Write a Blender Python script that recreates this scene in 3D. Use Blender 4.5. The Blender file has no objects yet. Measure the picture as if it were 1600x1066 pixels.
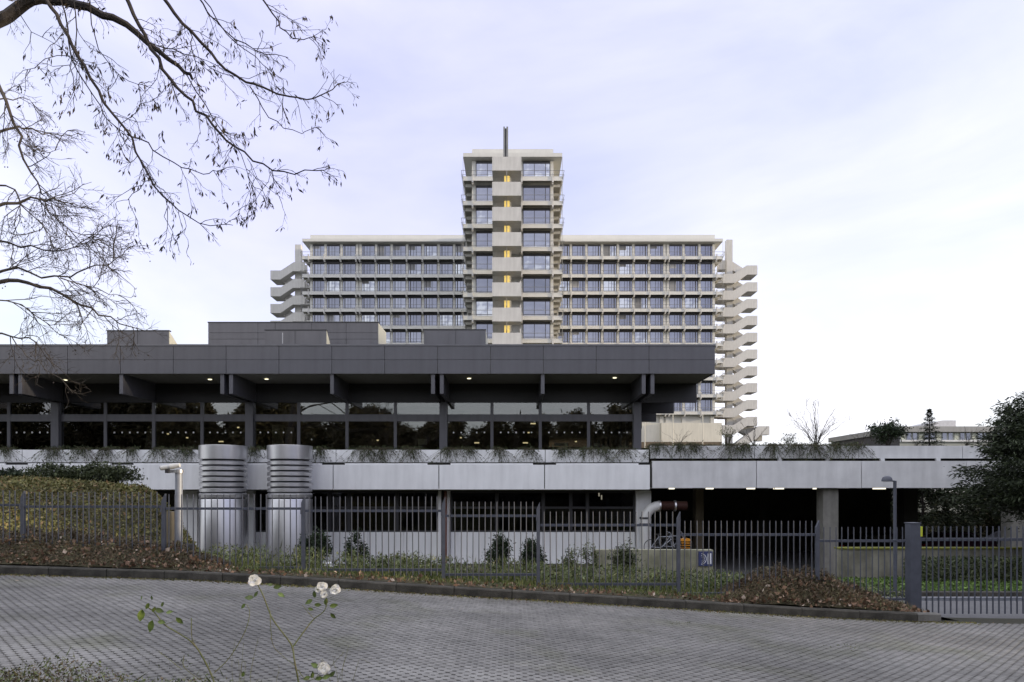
import bpy, math, random
import numpy as np
from mathutils import Vector, Matrix, Euler
R = math.radians
F = 1067.0                      # focal length in pixels of a 1600 px wide picture (24 mm shift lens)
HZ = 766.0                      # row of the horizon; the eye is the world's z = 0
random.seed(7); rng = np.random.default_rng(7)
scene = bpy.context.scene
COL = scene.collection

# ------------------------------------------------------------------ camera, sky, sun, exposure
cam_d = bpy.data.cameras.new('camera'); cam = bpy.data.objects.new('camera', cam_d); COL.objects.link(cam)
cam.location = (0, 0, 0); cam.rotation_euler = (R(90), 0, 0)
cam_d.sensor_width = 36; cam_d.lens = 36 * F / 1600
cam_d.shift_y = (HZ - 533) / 1600.0
cam_d.clip_start = 0.1; cam_d.clip_end = 3000
scene.camera = cam
SUN_EL, SUN_AZ = R(9.0), R(101.0)       # azimuth clockwise from +Y (the view direction)
sun_dir = Vector((math.sin(SUN_AZ) * math.cos(SUN_EL), math.cos(SUN_AZ) * math.cos(SUN_EL), math.sin(SUN_EL)))
sd = bpy.data.lights.new('sun', 'SUN'); sd.energy = 2.0; sd.angle = R(3.0); sd.color = (1.0, 0.83, 0.57)
so = bpy.data.objects.new('sun', sd); COL.objects.link(so); so.rotation_euler = sun_dir.to_track_quat('Z', 'Y').to_euler()
world = bpy.data.worlds.new('World'); scene.world = world; world.use_nodes = True
nt = world.node_tree; nt.nodes.clear(); N = nt.nodes.new; L = nt.links.new
out = N('ShaderNodeOutputWorld'); bg = N('ShaderNodeBackground'); bg.inputs[1].default_value = 0.1
sky = N('ShaderNodeTexSky'); sky.sky_type = 'NISHITA'; sky.sun_disc = False
sky.sun_elevation = SUN_EL; sky.sun_rotation = SUN_AZ; sky.air_density = 1.0; sky.dust_density = 0.6; sky.ozone_density = 2.0
tc = N('ShaderNodeTexCoord')
mp = N('ShaderNodeMapping'); mp.inputs['Scale'].default_value = (1.0, 1.0, 2.6); mp.inputs['Rotation'].default_value = (0.25, 0.2, 0.6)
nz = N('ShaderNodeTexNoise'); nz.inputs['Scale'].default_value = 1.9; nz.inputs['Detail'].default_value = 7; nz.inputs['Roughness'].default_value = 0.52; nz.inputs['Distortion'].default_value = 0.35
L(tc.outputs['Generated'], mp.inputs[0]); L(mp.outputs[0], nz.inputs['Vector'])
rmp = N('ShaderNodeMapRange'); rmp.inputs['From Min'].default_value = 0.36; rmp.inputs['From Max'].default_value = 0.66
rmp.inputs['To Min'].default_value = 0.66; rmp.inputs['To Max'].default_value = 1.0
L(nz.outputs['Fac'], rmp.inputs['Value'])
# thin cloud veil: brighter at horizon; unseen sky behind and overhead raised to light facades
dp = N('ShaderNodeVectorMath'); dp.operation = 'DOT_PRODUCT'; dp.inputs[1].default_value = (math.sin(R(58)), math.cos(R(58)), 0.0)
L(tc.outputs['Generated'], dp.inputs[0])
g1 = N('ShaderNodeValToRGB'); g1.color_ramp.interpolation = 'B_SPLINE'
mr = N('ShaderNodeMapRange'); mr.inputs['From Min'].default_value = -1; mr.inputs['From Max'].default_value = 1
L(dp.outputs['Value'], mr.inputs['Value']); L(mr.outputs[0], g1.inputs[0])
e = g1.color_ramp.elements
e[0].position = 0.0; e[0].color = (0.68, 0.69, 0.76, 1)
e[1].position = 1.0; e[1].color = (0.57, 0.575, 0.64, 1)
x_ = e.new(0.24); x_.color = (0.90, 0.90, 0.93, 1)
x_ = e.new(0.52); x_.color = (0.36, 0.36, 0.57, 1)
x_ = e.new(0.78); x_.color = (0.43, 0.44, 0.60, 1)
sx = N('ShaderNodeSeparateXYZ'); L(tc.outputs['Generated'], sx.inputs[0])
hr = N('ShaderNodeMapRange'); hr.inputs['From Min'].default_value = 0.0; hr.inputs['From Max'].default_value = 0.42
hr.inputs['To Min'].default_value = 1.0; hr.inputs['To Max'].default_value = 0.0; hr.interpolation_type = 'SMOOTHSTEP'
L(sx.outputs['Z'], hr.inputs['Value'])
hm = N('ShaderNodeMix'); hm.data_type = 'RGBA'; hm.inputs['B'].default_value = (0.62, 0.62, 0.64, 1)
hf = N('ShaderNodeMath'); hf.operation = 'MULTIPLY'; hf.inputs[1].default_value = 0.8; L(hr.outputs[0], hf.inputs[0])
L(hf.outputs[0], hm.inputs['Factor']); L(g1.outputs[0], hm.inputs['A'])
zr = N('ShaderNodeMapRange'); zr.inputs['From Min'].default_value = 0.56; zr.inputs['From Max'].default_value = 0.98; zr.inputs['To Max'].default_value = 0.95; zr.interpolation_type = 'SMOOTHSTEP'
L(sx.outputs['Z'], zr.inputs['Value'])
zm = N('ShaderNodeMix'); zm.data_type = 'RGBA'; zm.inputs['B'].default_value = (0.95, 0.95, 0.99, 1); L(zr.outputs[0], zm.inputs['Factor']); L(hm.outputs['Result'], zm.inputs['A'])
vs = N('ShaderNodeVectorMath'); vs.operation = 'SCALE'; vs.inputs['Scale'].default_value = 10.2
L(zm.outputs['Result'], vs.inputs[0])
mx = N('ShaderNodeMix'); mx.data_type = 'RGBA'
L(rmp.outputs[0], mx.inputs['Factor']); L(sky.outputs[0], mx.inputs['A']); L(vs.outputs[0], mx.inputs['B'])
L(mx.outputs['Result'], bg.inputs[0]); L(bg.outputs[0], out.inputs[0])
scene.view_settings.view_transform = 'Standard'; scene.view_settings.look = 'None'
scene.view_settings.exposure = 1.06; scene.view_settings.gamma = 1.0
scene.view_settings.use_curve_mapping = False
try:
    scene.cycles.max_bounces = 7; scene.cycles.transparent_max_bounces = 12
except Exception: pass

# ------------------------------------------------------------------ helpers
def P(px, py, Y):
    return Vector(((px - 800) / F * Y, Y, (HZ - py) / F * Y))
def PX(px, Y): return (px - 800) / F * Y
def PZ(py, Y): return (HZ - py) / F * Y

def mat(name, col, rough=0.8, var=0.12, scale=3.0, bump=0.0, bscale=40.0, metal=0.0, streak=0.0, col2=None, obj_var=0.0, spec=0.5, trans=0.0, emit=0.0, stretch=(1, 1, 1)):
    m = bpy.data.materials.new(name); m.use_nodes = True
    t = m.node_tree; b = t.nodes['Principled BSDF']
    b.inputs['Roughness'].default_value = rough; b.inputs['Metallic'].default_value = metal
    b.inputs['Specular IOR Level'].default_value = spec
    c = t.nodes.new('ShaderNodeTexCoord')
    m_ = t.nodes.new('ShaderNodeMapping'); m_.inputs['Scale'].default_value = stretch; t.links.new(c.outputs['Object'], m_.inputs[0])
    n = t.nodes.new('ShaderNodeTexNoise'); n.inputs['Scale'].default_value = scale; n.inputs['Detail'].default_value = 6; n.inputs['Roughness'].default_value = 0.6
    t.links.new(m_.outputs[0], n.inputs['Vector'])
    r = t.nodes.new('ShaderNodeValToRGB'); r.color_ramp.elements[0].position = 0.3; r.color_ramp.elements[1].position = 0.7
    c2 = col2 or tuple(min(1, v * (1 + var)) for v in col)
    c1 = tuple(v * (1 - var) for v in col) if not col2 else col
    r.color_ramp.elements[0].color = (*c1, 1); r.color_ramp.elements[1].color = (*c2, 1)
    t.links.new(n.outputs['Fac'], r.inputs[0]); last = r.outputs[0]
    if streak:
        ms = t.nodes.new('ShaderNodeMapping'); ms.inputs['Scale'].default_value = (2.6, 2.6, 0.4); t.links.new(c.outputs['Object'], ms.inputs[0])
        n2 = t.nodes.new('ShaderNodeTexNoise'); n2.inputs['Scale'].default_value = 1.3; n2.inputs['Detail'].default_value = 5
        t.links.new(ms.outputs[0], n2.inputs['Vector'])
        rr = t.nodes.new('ShaderNodeMapRange'); rr.inputs['From Min'].default_value = 0.38; rr.inputs['From Max'].default_value = 0.75
        rr.inputs['To Min'].default_value = 1.0; rr.inputs['To Max'].default_value = 1 - streak; t.links.new(n2.outputs['Fac'], rr.inputs['Value'])
        mm = t.nodes.new('ShaderNodeVectorMath'); mm.operation = 'SCALE'; t.links.new(last, mm.inputs[0]); t.links.new(rr.outputs[0], mm.inputs['Scale']); last = mm.outputs[0]
    if obj_var:
        oi = t.nodes.new('ShaderNodeObjectInfo')
        rr = t.nodes.new('ShaderNodeMapRange'); rr.inputs['To Min'].default_value = 1 - obj_var; rr.inputs['To Max'].default_value = 1 + obj_var; t.links.new(oi.outputs['Random'], rr.inputs['Value'])
        mm = t.nodes.new('ShaderNodeVectorMath'); mm.operation = 'SCALE'; t.links.new(last, mm.inputs[0]); t.links.new(rr.outputs[0], mm.inputs['Scale']); last = mm.outputs[0]
    t.links.new(last, b.inputs['Base Color'])
    if emit:
        b.inputs['Emission Color'].default_value = (*col, 1); b.inputs['Emission Strength'].default_value = emit
    if bump:
        n3 = t.nodes.new('ShaderNodeTexNoise'); n3.inputs['Scale'].default_value = bscale; n3.inputs['Detail'].default_value = 5; t.links.new(c.outputs['Object'], n3.inputs['Vector'])
        bu = t.nodes.new('ShaderNodeBump'); bu.inputs['Strength'].default_value = bump; bu.inputs['Distance'].default_value = 0.02
        t.links.new(n3.outputs['Fac'], bu.inputs['Height']); t.links.new(bu.outputs[0], b.inputs['Normal'])
    return m

def leafmat(name, c1, c2, c3=None, scale=2.0, rough=0.6):
    """leaves: colour varies by island (each leaf) and by large clumps"""
    m = bpy.data.materials.new(name); m.use_nodes = True
    t = m.node_tree; b = t.nodes['Principled BSDF']; b.inputs['Roughness'].default_value = rough; b.inputs['Specular IOR Level'].default_value = 0.3
    g = t.nodes.new('ShaderNodeNewGeometry'); r = t.nodes.new('ShaderNodeValToRGB')
    r.color_ramp.elements[0].color = (*c1, 1); r.color_ramp.elements[1].color = (*c2, 1)
    if c3:
        q = r.color_ramp.elements.new(0.8); q.color = (*c2, 1); r.color_ramp.elements[-1].color = (*c3, 1)
    t.links.new(g.outputs['Random Per Island'], r.inputs[0])
    c = t.nodes.new('ShaderNodeTexCoord'); n = t.nodes.new('ShaderNodeTexNoise'); n.inputs['Scale'].default_value = scale; t.links.new(c.outputs['Object'], n.inputs['Vector'])
    rr = t.nodes.new('ShaderNodeMapRange'); rr.inputs['From Min'].default_value = 0.3; rr.inputs['From Max'].default_value = 0.7
    rr.inputs['To Min'].default_value = 0.6; rr.inputs['To Max'].default_value = 1.35; t.links.new(n.outputs['Fac'], rr.inputs['Value'])
    mm = t.nodes.new('ShaderNodeVectorMath'); mm.operation = 'SCALE'; t.links.new(r.outputs[0], mm.inputs[0]); t.links.new(rr.outputs[0], mm.inputs['Scale'])
    t.links.new(mm.outputs[0], b.inputs['Base Color'])
    return m

def glassmat(name, tint=(0.75, 0.78, 0.78), ior=1.75, glossy=(0.9, 0.92, 0.95), rough=0.0):
    m = bpy.data.materials.new(name); m.use_nodes = True
    t = m.node_tree; t.nodes.clear(); o = t.nodes.new('ShaderNodeOutputMaterial')
    tr = t.nodes.new('ShaderNodeBsdfTransparent'); tr.inputs[0].default_value = (*tint, 1)
    gl = t.nodes.new('ShaderNodeBsdfGlossy'); gl.inputs['Color'].default_value = (*glossy, 1); gl.inputs['Roughness'].default_value = rough
    fr = t.nodes.new('ShaderNodeFresnel'); fr.inputs[0].default_value = ior
    mi = t.nodes.new('ShaderNodeMixShader'); t.links.new(fr.outputs[0], mi.inputs[0]); t.links.new(tr.outputs[0], mi.inputs[1]); t.links.new(gl.outputs[0], mi.inputs[2])
    t.links.new(mi.outputs[0], o.inputs[0]); return m

WL = {}     # world location of every object we place
def wl(o): return WL[o.name] if o is not None else Vector((0, 0, 0))
def tag(o, label=None, cat=None, group=None, kind=None):
    if label: o['label'] = label
    if cat: o['category'] = cat
    if group: o['group'] = group
    if kind: o['kind'] = kind
    return o
def link(name, mesh, loc=(0, 0, 0), parent=None, rot=None):
    o = bpy.data.objects.new(name, mesh); COL.objects.link(o)
    loc = Vector(loc); o.location = loc - wl(parent)
    if parent is not None: o.parent = parent
    if rot: o.rotation_euler = rot
    WL[o.name] = loc
    return o
def thing(name, label, cat, loc, group=None):
    return tag(link(name, None, loc), label, cat, group)

BOXF = [(0, 3, 2, 1), (4, 5, 6, 7), (0, 1, 5, 4), (1, 2, 6, 5), (2, 3, 7, 6), (3, 0, 4, 7)]
class MB:
    def __init__(s): s.v = []; s.f = []; s.smooth = False
    def add(s, vs, fs):
        b = len(s.v); s.v.extend([tuple(p) for p in vs]); s.f.extend([tuple(i + b for i in q) for q in fs]); return s
    def box(s, x0, y0, z0, x1, y1, z1, T=None):
        x0, x1 = min(x0, x1), max(x0, x1); y0, y1 = min(y0, y1), max(y0, y1); z0, z1 = min(z0, z1), max(z0, z1)
        v = [(x0, y0, z0), (x1, y0, z0), (x1, y1, z0), (x0, y1, z0), (x0, y0, z1), (x1, y0, z1), (x1, y1, z1), (x0, y1, z1)]
        if T: v = [T(p) for p in v]
        return s.add(v, BOXF)
    def quad(s, a, b, c, d): return s.add([a, b, c, d], [(0, 1, 2, 3)])
    def prism(s, poly, a, b, T):
        """poly: 2D points; extruded from a to b; T(u, w, t) -> xyz"""
        n = len(poly); v = [T(p[0], p[1], a) for p in poly] + [T(p[0], p[1], b) for p in poly]
        fs = [tuple(range(n))[::-1], tuple(range(n, 2 * n))] + [(i, (i + 1) % n, n + (i + 1) % n, n + i) for i in range(n)]
        return s.add(v, fs)
    def tube(s, pts, r0, r1=None, n=6, caps=True):
        pts = [Vector(p) for p in pts]; m = len(pts); r1 = r0 if r1 is None else r1
        b = len(s.v); prev = None
        for i, p in enumerate(pts):
            t = (pts[min(i + 1, m - 1)] - pts[max(i - 1, 0)])
            if t.length < 1e-9: t = Vector((0, 0, 1))
            t.normalize()
            if prev is None:
                a = t.cross(Vector((0, 0, 1)));
                if a.length < 1e-3: a = t.cross(Vector((1, 0, 0)))
            else: a = prev - t * prev.dot(t)
            if a.length < 1e-6: a = t.orthogonal()
            a.normalize(); prev = a; c = t.cross(a)
            r = r0 + (r1 - r0) * i / max(1, m - 1)
            for k in range(n):
                q = 2 * math.pi * k / n; s.v.append(tuple(p + (a * math.cos(q) + c * math.sin(q)) * r))
        for i in range(m - 1):
            for k in range(n):
                k2 = (k + 1) % n; s.f.append((b + i * n + k, b + i * n + k2, b + (i + 1) * n + k2, b + (i + 1) * n + k))
        if caps and n > 3:
            s.f.append(tuple(b + k for k in range(n))[::-1]); s.f.append(tuple(b + (m - 1) * n + k for k in range(n)))
        return s
    def lathe(s, prof, cx, cy, n=32, cap=True):
        b = len(s.v); m = len(prof)
        for (r, z) in prof:
            for k in range(n):
                q = 2 * math.pi * k / n; s.v.append((cx + r * math.cos(q), cy + r * math.sin(q), z))
        for i in range(m - 1):
            for k in range(n):
                k2 = (k + 1) % n; s.f.append((b + i * n + k, b + i * n + k2, b + (i + 1) * n + k2, b + (i + 1) * n + k))
        if cap: s.f.append(tuple(b + k for k in range(n))[::-1]); s.f.append(tuple(b + (m - 1) * n + k for k in range(n)))
        return s
    def mesh(s, name, material, c=(0, 0, 0), smooth=False):
        v = np.array(s.v, dtype=float).reshape(-1, 3) - np.array(tuple(c))
        me = bpy.data.meshes.new(name); me.from_pydata(v.tolist(), [], s.f); me.materials.append(material)
        if smooth or s.smooth: me.polygons.foreach_set('use_smooth', [True] * len(me.polygons))
        me.update()
        if smooth or s.smooth: me.set_sharp_from_angle(angle=R(38))
        return me
    def build(s, name, material, parent=None, smooth=False, base=False):
        v = np.array(s.v, dtype=float).reshape(-1, 3); lo = v.min(0); hi = v.max(0); c = (lo + hi) / 2
        if base: c[2] = lo[2]
        return link(name, s.mesh(name, material, c, smooth), c, parent)

def np_mesh(name, verts, faces, material, smooth=False):
    me = bpy.data.meshes.new(name)
    verts = np.asarray(verts, dtype=np.float32); faces = np.asarray(faces, dtype=np.int32); k = faces.shape[1]
    me.vertices.add(len(verts)); me.vertices.foreach_set('co', verts.ravel())
    me.loops.add(faces.size); me.loops.foreach_set('vertex_index', faces.ravel())
    me.polygons.add(len(faces)); me.polygons.foreach_set('loop_start', np.arange(0, faces.size, k, dtype=np.int32))
    me.update(calc_edges=True)
    me.materials.append(material)
    if smooth: me.polygons.foreach_set('use_smooth', [True] * len(faces))
    me.update(); return me
def np_obj(name, verts, faces, material, parent=None, smooth=False):
    verts = np.asarray(verts, dtype=float); c = (verts.min(0) + verts.max(0)) / 2; c[2] = verts[:, 2].min()
    return link(name, np_mesh(name, verts - c, faces, material, smooth), c, parent)
def leaves(pts, size, asp=0.5, up=0.0, dirs=None, jitter=0.35):
    """diamond leaf faces at pts"""
    n = len(pts); pts = np.asarray(pts, float)
    d = rng.normal(size=(n, 3))
    if dirs is not None: d = np.asarray(dirs, float) + d * 0.35
    d[:, 2] += up; d /= np.linalg.norm(d, axis=1)[:, None] + 1e-9
    o = rng.normal(size=(n, 3)); s = np.cross(d, o); s /= np.linalg.norm(s, axis=1)[:, None] + 1e-9
    L_ = size * (1 + jitter * rng.normal(size=(n, 1))).clip(0.35, 2.2)
    a = pts; b = pts + d * L_ * 0.45 + s * L_ * asp * 0.5; c = pts + d * L_; e = pts + d * L_ * 0.45 - s * L_ * asp * 0.5
    v = np.stack([a, b, c, e], 1).reshape(-1, 3); f = np.arange(4 * n).reshape(n, 4)
    return v, f

# ------------------------------------------------------------------ materials
M = {}
M['concrete'] = mat('pale concrete', (0.66, 0.665, 0.68), 0.85, 0.09, 1.2, 0.25, 60, streak=0.13, obj_var=0.03)
M['white_panel'] = mat('white enamel panel', (0.80, 0.81, 0.825), 0.45, 0.04, 0.8, streak=0.13, obj_var=0.02)
M['tower_white'] = mat('tower pale concrete', (0.62, 0.615, 0.59), 0.8, 0.04, 0.5, streak=0.05, obj_var=0.02)
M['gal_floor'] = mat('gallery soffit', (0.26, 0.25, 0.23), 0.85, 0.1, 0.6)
M['blind'] = mat('grey blind', (0.30, 0.30, 0.31), 0.7, 0.05, 2, obj_var=.4)
M['tower_grey'] = mat('tower grey steel', (0.22, 0.225, 0.23), 0.6, 0.1, 1)
M['stair_conc'] = mat('stair concrete', (0.56, 0.55, 0.535), 0.85, 0.06, 0.5, streak=0.14, obj_var=0.03)
M['wframe'] = mat('dark window frame', (0.05, 0.05, 0.06), 0.5, 0.1, 2)
M['dark_panel'] = mat('anthracite panel', (0.092, 0.092, 0.108), 0.42, 0.10, 0.7, streak=0.22, obj_var=0.07, spec=0.6)
M['dark_steel'] = mat('dark steel', (0.026, 0.026, 0.031), 0.5, 0.1, 1.5)
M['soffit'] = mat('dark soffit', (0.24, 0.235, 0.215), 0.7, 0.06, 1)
M['black'] = mat('black interior', (0.012, 0.012, 0.012), 0.8, 0.2, 1)
M['interior'] = mat('dim interior', (0.22, 0.195, 0.15), 0.8, 0.3, 0.6)
M['garage'] = mat('shade-dark garage concrete', (0.045, 0.043, 0.04), 0.9, 0.3, 0.7)  # garage shade put into the concrete's colour
M['glass'] = glassmat('pavilion glass', (0.72, 0.72, 0.68), 2.1)
M['glass_low'] = glassmat('ground floor glass', (0.4, 0.4, 0.4), 1.5)
M['pale_glass'] = mat('pale box side', (0.42, 0.42, 0.37), 0.6, 0.05, 2)
M['steel_vent'] = mat('brushed aluminium', (0.60, 0.60, 0.62), 0.36, 0.06, 1.0, metal=0.88, streak=0.12)
M['vent_gap'] = mat('vent gap', (0.04, 0.04, 0.045), 0.6)
M['fence'] = mat('blue grey fence paint', (0.068, 0.075, 0.098), 0.5, 0.18, 8, bump=0.1, bscale=80)
M['galv'] = mat('galvanised steel', (0.26, 0.275, 0.315), 0.5, 0.12, 5, metal=0.3)
M['paver'] = mat('grey paving block', (0.225, 0.219, 0.208), 0.85, 0.22, 4.0, bump=0.5, bscale=120, obj_var=0.16)
M['kerb'] = mat('mossy kerb stone', (0.022, 0.021, 0.017), 0.95, 0.5, 6, bump=0.6, bscale=50, col2=(0.075, 0.07, 0.06), obj_var=0.12)
M['kerb_clean'] = mat('newer kerb stone', (0.11, 0.105, 0.095), 0.95, 0.3, 6, bump=0.5, bscale=50, col2=(0.18, 0.175, 0.165))
M['joint'] = mat('mossy joints', (0.022, 0.024, 0.014), 1.0, 0.5, 1.0, bump=0.4, col2=(0.045, 0.043, 0.03))
M['asphalt'] = mat('driveway asphalt', (0.12, 0.12, 0.125), 0.9, 0.15, 3, bump=0.3, bscale=100)
M['soil'] = mat('garden soil', (0.04, 0.033, 0.02), 1.0, 0.4, 2.5, bump=0.8, bscale=20, col2=(0.075, 0.07, 0.035))
M['lawn'] = mat('mossy ground', (0.05, 0.07, 0.02), 1.0, 0.4, 1.5, bump=0.8, bscale=20, col2=(0.09, 0.10, 0.035))
M['far'] = mat('far ground', (0.06, 0.065, 0.045), 1.0, 0.3, 0.05)
M['mosswall'] = mat('mossy concrete wall', (0.17, 0.17, 0.11), 0.95, 0.2, 1.3, bump=0.5, streak=0.55, col2=(0.42, 0.41, 0.31))
M['moss'] = mat('yellow green moss', (0.13, 0.14, 0.015), 1.0, 0.4, 6, bump=0.9, bscale=40, col2=(0.2, 0.2, 0.05))
M['bark'] = mat('dark bark', (0.032, 0.026, 0.024), 0.95, 0.4, 6, bump=0.6, bscale=30)
M['bark2'] = mat('grey brown bark', (0.06, 0.05, 0.042), 0.95, 0.4, 5, bump=0.5, bscale=30)
M['twig'] = mat('twig', (0.075, 0.06, 0.04), 0.9, 0.3, 5)
M['twig2'] = mat('plane twig', (0.042, 0.034, 0.028), 0.9, 0.3, 5)
M['stem_green'] = mat('green stem', (0.10, 0.13, 0.035), 0.6, 0.3, 20, col2=(0.14, 0.12, 0.05))
M['petal'] = mat('cream petal', (0.90, 0.88, 0.83), 0.6, 0.03, 20)
M['petal'].node_tree.nodes['Principled BSDF'].inputs['Subsurface Weight'].default_value = 0.5; M['petal'].node_tree.nodes['Principled BSDF'].inputs['Subsurface Radius'].default_value = (.01, .01, .008)
M['lamp_on'] = mat('lit tube lamp', (1.0, 0.93, 0.72), 0.5, emit=0.75)
M['warm_glow'] = mat('lamplit column glow', (0.80, 0.58, 0.14), 0.5, emit=0.14)  # glow in place of lamplight on the stair column
M['down_on'] = mat('lit downlight', (1.0, 0.93, 0.65), 0.5, emit=1.1)
M['inner_on'] = mat('dim indoor lamp', (1.0, 0.85, 0.5), 0.5, emit=0.6)
M['sign_blue'] = mat('sign navy', (0.045, 0.055, 0.14), 0.4, 0.03)
M['sign_white'] = mat('sign white', (0.75, 0.76, 0.8), 0.4, 0.02)
M['pvc'] = mat('off white pipe', (0.55, 0.55, 0.54), 0.4, 0.06, 3)
M['duct_brown'] = mat('brown flexible duct', (0.045, 0.014, 0.011), 0.6, 0.2, 5)
M['rustpipe'] = mat('red brown downpipe', (0.16, 0.06, 0.04), 0.6, 0.2, 4)
M['orange'] = mat('orange paint', (0.6, 0.25, 0.02), 0.5, 0.1, 5)
M['yellow'] = mat('yellow green plastic', (0.55, 0.6, 0.05), 0.5, 0.05)
M['cream'] = mat('cream wall', (0.62, 0.585, 0.50), 0.85, 0.05, 0.3, streak=0.12)
M['black_pl'] = mat('black plastic', (0.02, 0.02, 0.022), 0.5)
M['tyre'] = mat('tyre rubber', (0.02, 0.02, 0.02), 0.8)
M['carglass'] = mat('car glass', (0.02, 0.022, 0.025), 0.05, spec=1.0)
M['ltn'] = mat('tail light', (0.3, 0.01, 0.01), 0.2)
M['white_dot'] = mat('white sticker', (0.75, 0.76, 0.74), 0.6)
M['blue_board'] = mat('blue board', (0.05, 0.05, 0.35), 0.6)
def coated():
    m = bpy.data.materials.new('tower window glass'); m.use_nodes = True
    t = m.node_tree; b = t.nodes['Principled BSDF']; b.inputs['Roughness'].default_value = 0.03; b.inputs['Metallic'].default_value = 0.9
    oi = t.nodes.new('ShaderNodeObjectInfo'); r = t.nodes.new('ShaderNodeValToRGB'); e = r.color_ramp.elements
    e[0].color = (0.13, 0.14, 0.18, 1); e[1].color = (0.46, 0.48, 0.52, 1)
    q = e.new(0.55); q.color = (0.20, 0.21, 0.265, 1); q = e.new(0.9); q.color = (0.27, 0.285, 0.345, 1)
    c = t.nodes.new('ShaderNodeTexCoord'); n = t.nodes.new('ShaderNodeTexNoise'); n.inputs['Scale'].default_value = 0.9; t.links.new(c.outputs['Object'], n.inputs['Vector'])
    ad = t.nodes.new('ShaderNodeMath'); ad.operation = 'MULTIPLY_ADD'; ad.inputs[1].default_value = 0.75; ad.inputs[2].default_value = 0.0
    ad2 = t.nodes.new('ShaderNodeMath'); ad2.operation = 'MULTIPLY_ADD'; ad2.inputs[1].default_value = 0.6
    t.links.new(n.outputs['Fac'], ad2.inputs[0]); t.links.new(oi.outputs['Random'], ad.inputs[0]); t.links.new(ad.outputs[0], ad2.inputs[2])
    t.links.new(ad2.outputs[0], r.inputs[0]); t.links.new(r.outputs[0], b.inputs['Base Color']); return m
M['tglass'] = coated()
M['lf_dark'] = leafmat('dark evergreen leaves', (0.010, 0.018, 0.009), (0.035, 0.055, 0.022))
M['lf_yew'] = leafmat('yew needles', (0.010, 0.015, 0.008), (0.035, 0.048, 0.020), scale=0.8)
M['lf_belt'] = leafmat('olive brown crown leaves', (0.03, 0.03, 0.012), (0.12, 0.095, 0.045), (0.16, 0.15, 0.07), scale=.25)
M['lf_mid'] = leafmat('mid green leaves', (0.05, 0.07, 0.025), (0.15, 0.18, 0.075), (0.20, 0.18, 0.08))
M['lf_olive'] = leafmat('olive ground cover', (0.07, 0.075, 0.022), (0.20, 0.185, 0.065), (0.24, 0.14, 0.07), scale=1.0)
M['lf_brown'] = leafmat('brown twiggy cover', (0.05, 0.036, 0.025), (0.15, 0.112, 0.07), (0.15, 0.155, 0.07), scale=1.6)
M['lf_dead'] = leafmat('dead fallen leaves', (0.10, 0.055, 0.035), (0.26, 0.16, 0.10), (0.50, 0.42, 0.35), scale=3)
M['lf_grass'] = leafmat('rough grass', (0.05, 0.075, 0.018), (0.14, 0.165, 0.05), (0.24, 0.21, 0.10), scale=1.2)
M['lf_straw'] = leafmat('straw shoots', (0.085, 0.065, 0.04), (0.21, 0.175, 0.10), (0.17, 0.185, 0.08), scale=2)
M['lf_bright'] = leafmat('bright ground cover', (0.05, 0.09, 0.02), (0.12, 0.19, 0.04), scale=1.5)
M['lf_trail'] = leafmat('trailing foliage', (0.026, 0.038, 0.016), (0.08, 0.095, 0.04), scale=3)
M['lf_rose'] = leafmat('rose leaves', (0.045, 0.09, 0.018), (0.13, 0.19, 0.03), scale=5)
M['pod'] = leafmat('dry seed pods', (0.020, 0.015, 0.012), (0.06, 0.045, 0.03))

# ------------------------------------------------------------------ terrain functions
KY = 11.8
_kx = [-60, -20, PX(0, KY), PX(300, KY), PX(500, KY), PX(700, KY), PX(840, KY), PX(1060, KY), PX(1270, KY), PX(1425, KY), PX(1600, KY), 20, 60]
_kz = [-1.2, -1.35] + [-(y - HZ) / F * KY for y in (897, 906, 917, 930, 938, 951, 964, 971, 974)] + [-2.33, -2.4]
def g(X): return np.interp(X, _kx, _kz)
def sst(t): t = np.clip(t, 0, 1); return t * t * (3 - 2 * t)
def floor_(X): return -3.5 - 0.45 * sst((X - 5) / 4)
def T(X, Y):
    X = np.asarray(X, float); Y = np.asarray(Y, float)
    K = g(X) + 0.135
    s = np.clip((Y - 12.6) / 15.0, 0, 1)
    b = K * (1 - s) + floor_(X) * s
    gate = sst((X - 7.0) / 1.4)
    b = b - gate * 0.08 * np.clip((Y - 11.8) / 0.3, 0, 1)
    hill = sst((-10.1 - 0.42 * np.clip(Y - 23.5, 0, 9) - X) / 2.8) ** .8 * sst((Y - 13.5) / 8.0) * (1 - sst((Y - 24.5) / 3.5))
    top = 0.10 + 0.25 * np.sin(X * 0.7 + Y * .3) * 0.5 - 0.10 * sst((-X - 18) / 4)
    b = b * (1 - hill) + top * hill
    left = sst((-5.5 - X) / 3.0) * (1 - hill) * sst((Y - 12.2) / 2.0) * (1 - sst((Y - 17) / 6))
    zg = np.where(Y < 24, -2.30 - 0.80 * (Y - 12) / 12, -3.1 - 0.85 * np.clip((Y - 24) / 6, 0, 1)); b = b * (1 - gate) + (zg - .08 * np.clip((Y - 11.8) / 0.3, 0, 1)) * gate
    return b + 0.45 * left
def grid_obj(name, xs, ys, fn, material, kind='structure'):
    X, Y = np.meshgrid(xs, ys); Z = fn(X, Y); v = np.stack([X, Y, Z], -1).reshape(-1, 3)
    nx, ny = len(xs), len(ys); i, j = np.meshgrid(np.arange(nx - 1), np.arange(ny - 1)); a = (j * nx + i).ravel()
    f = np.stack([a, a + 1, a + nx + 1, a + nx], 1)
    o = link(name, np_mesh(name, v, f, material, True)); o['kind'] = kind; return o

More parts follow.
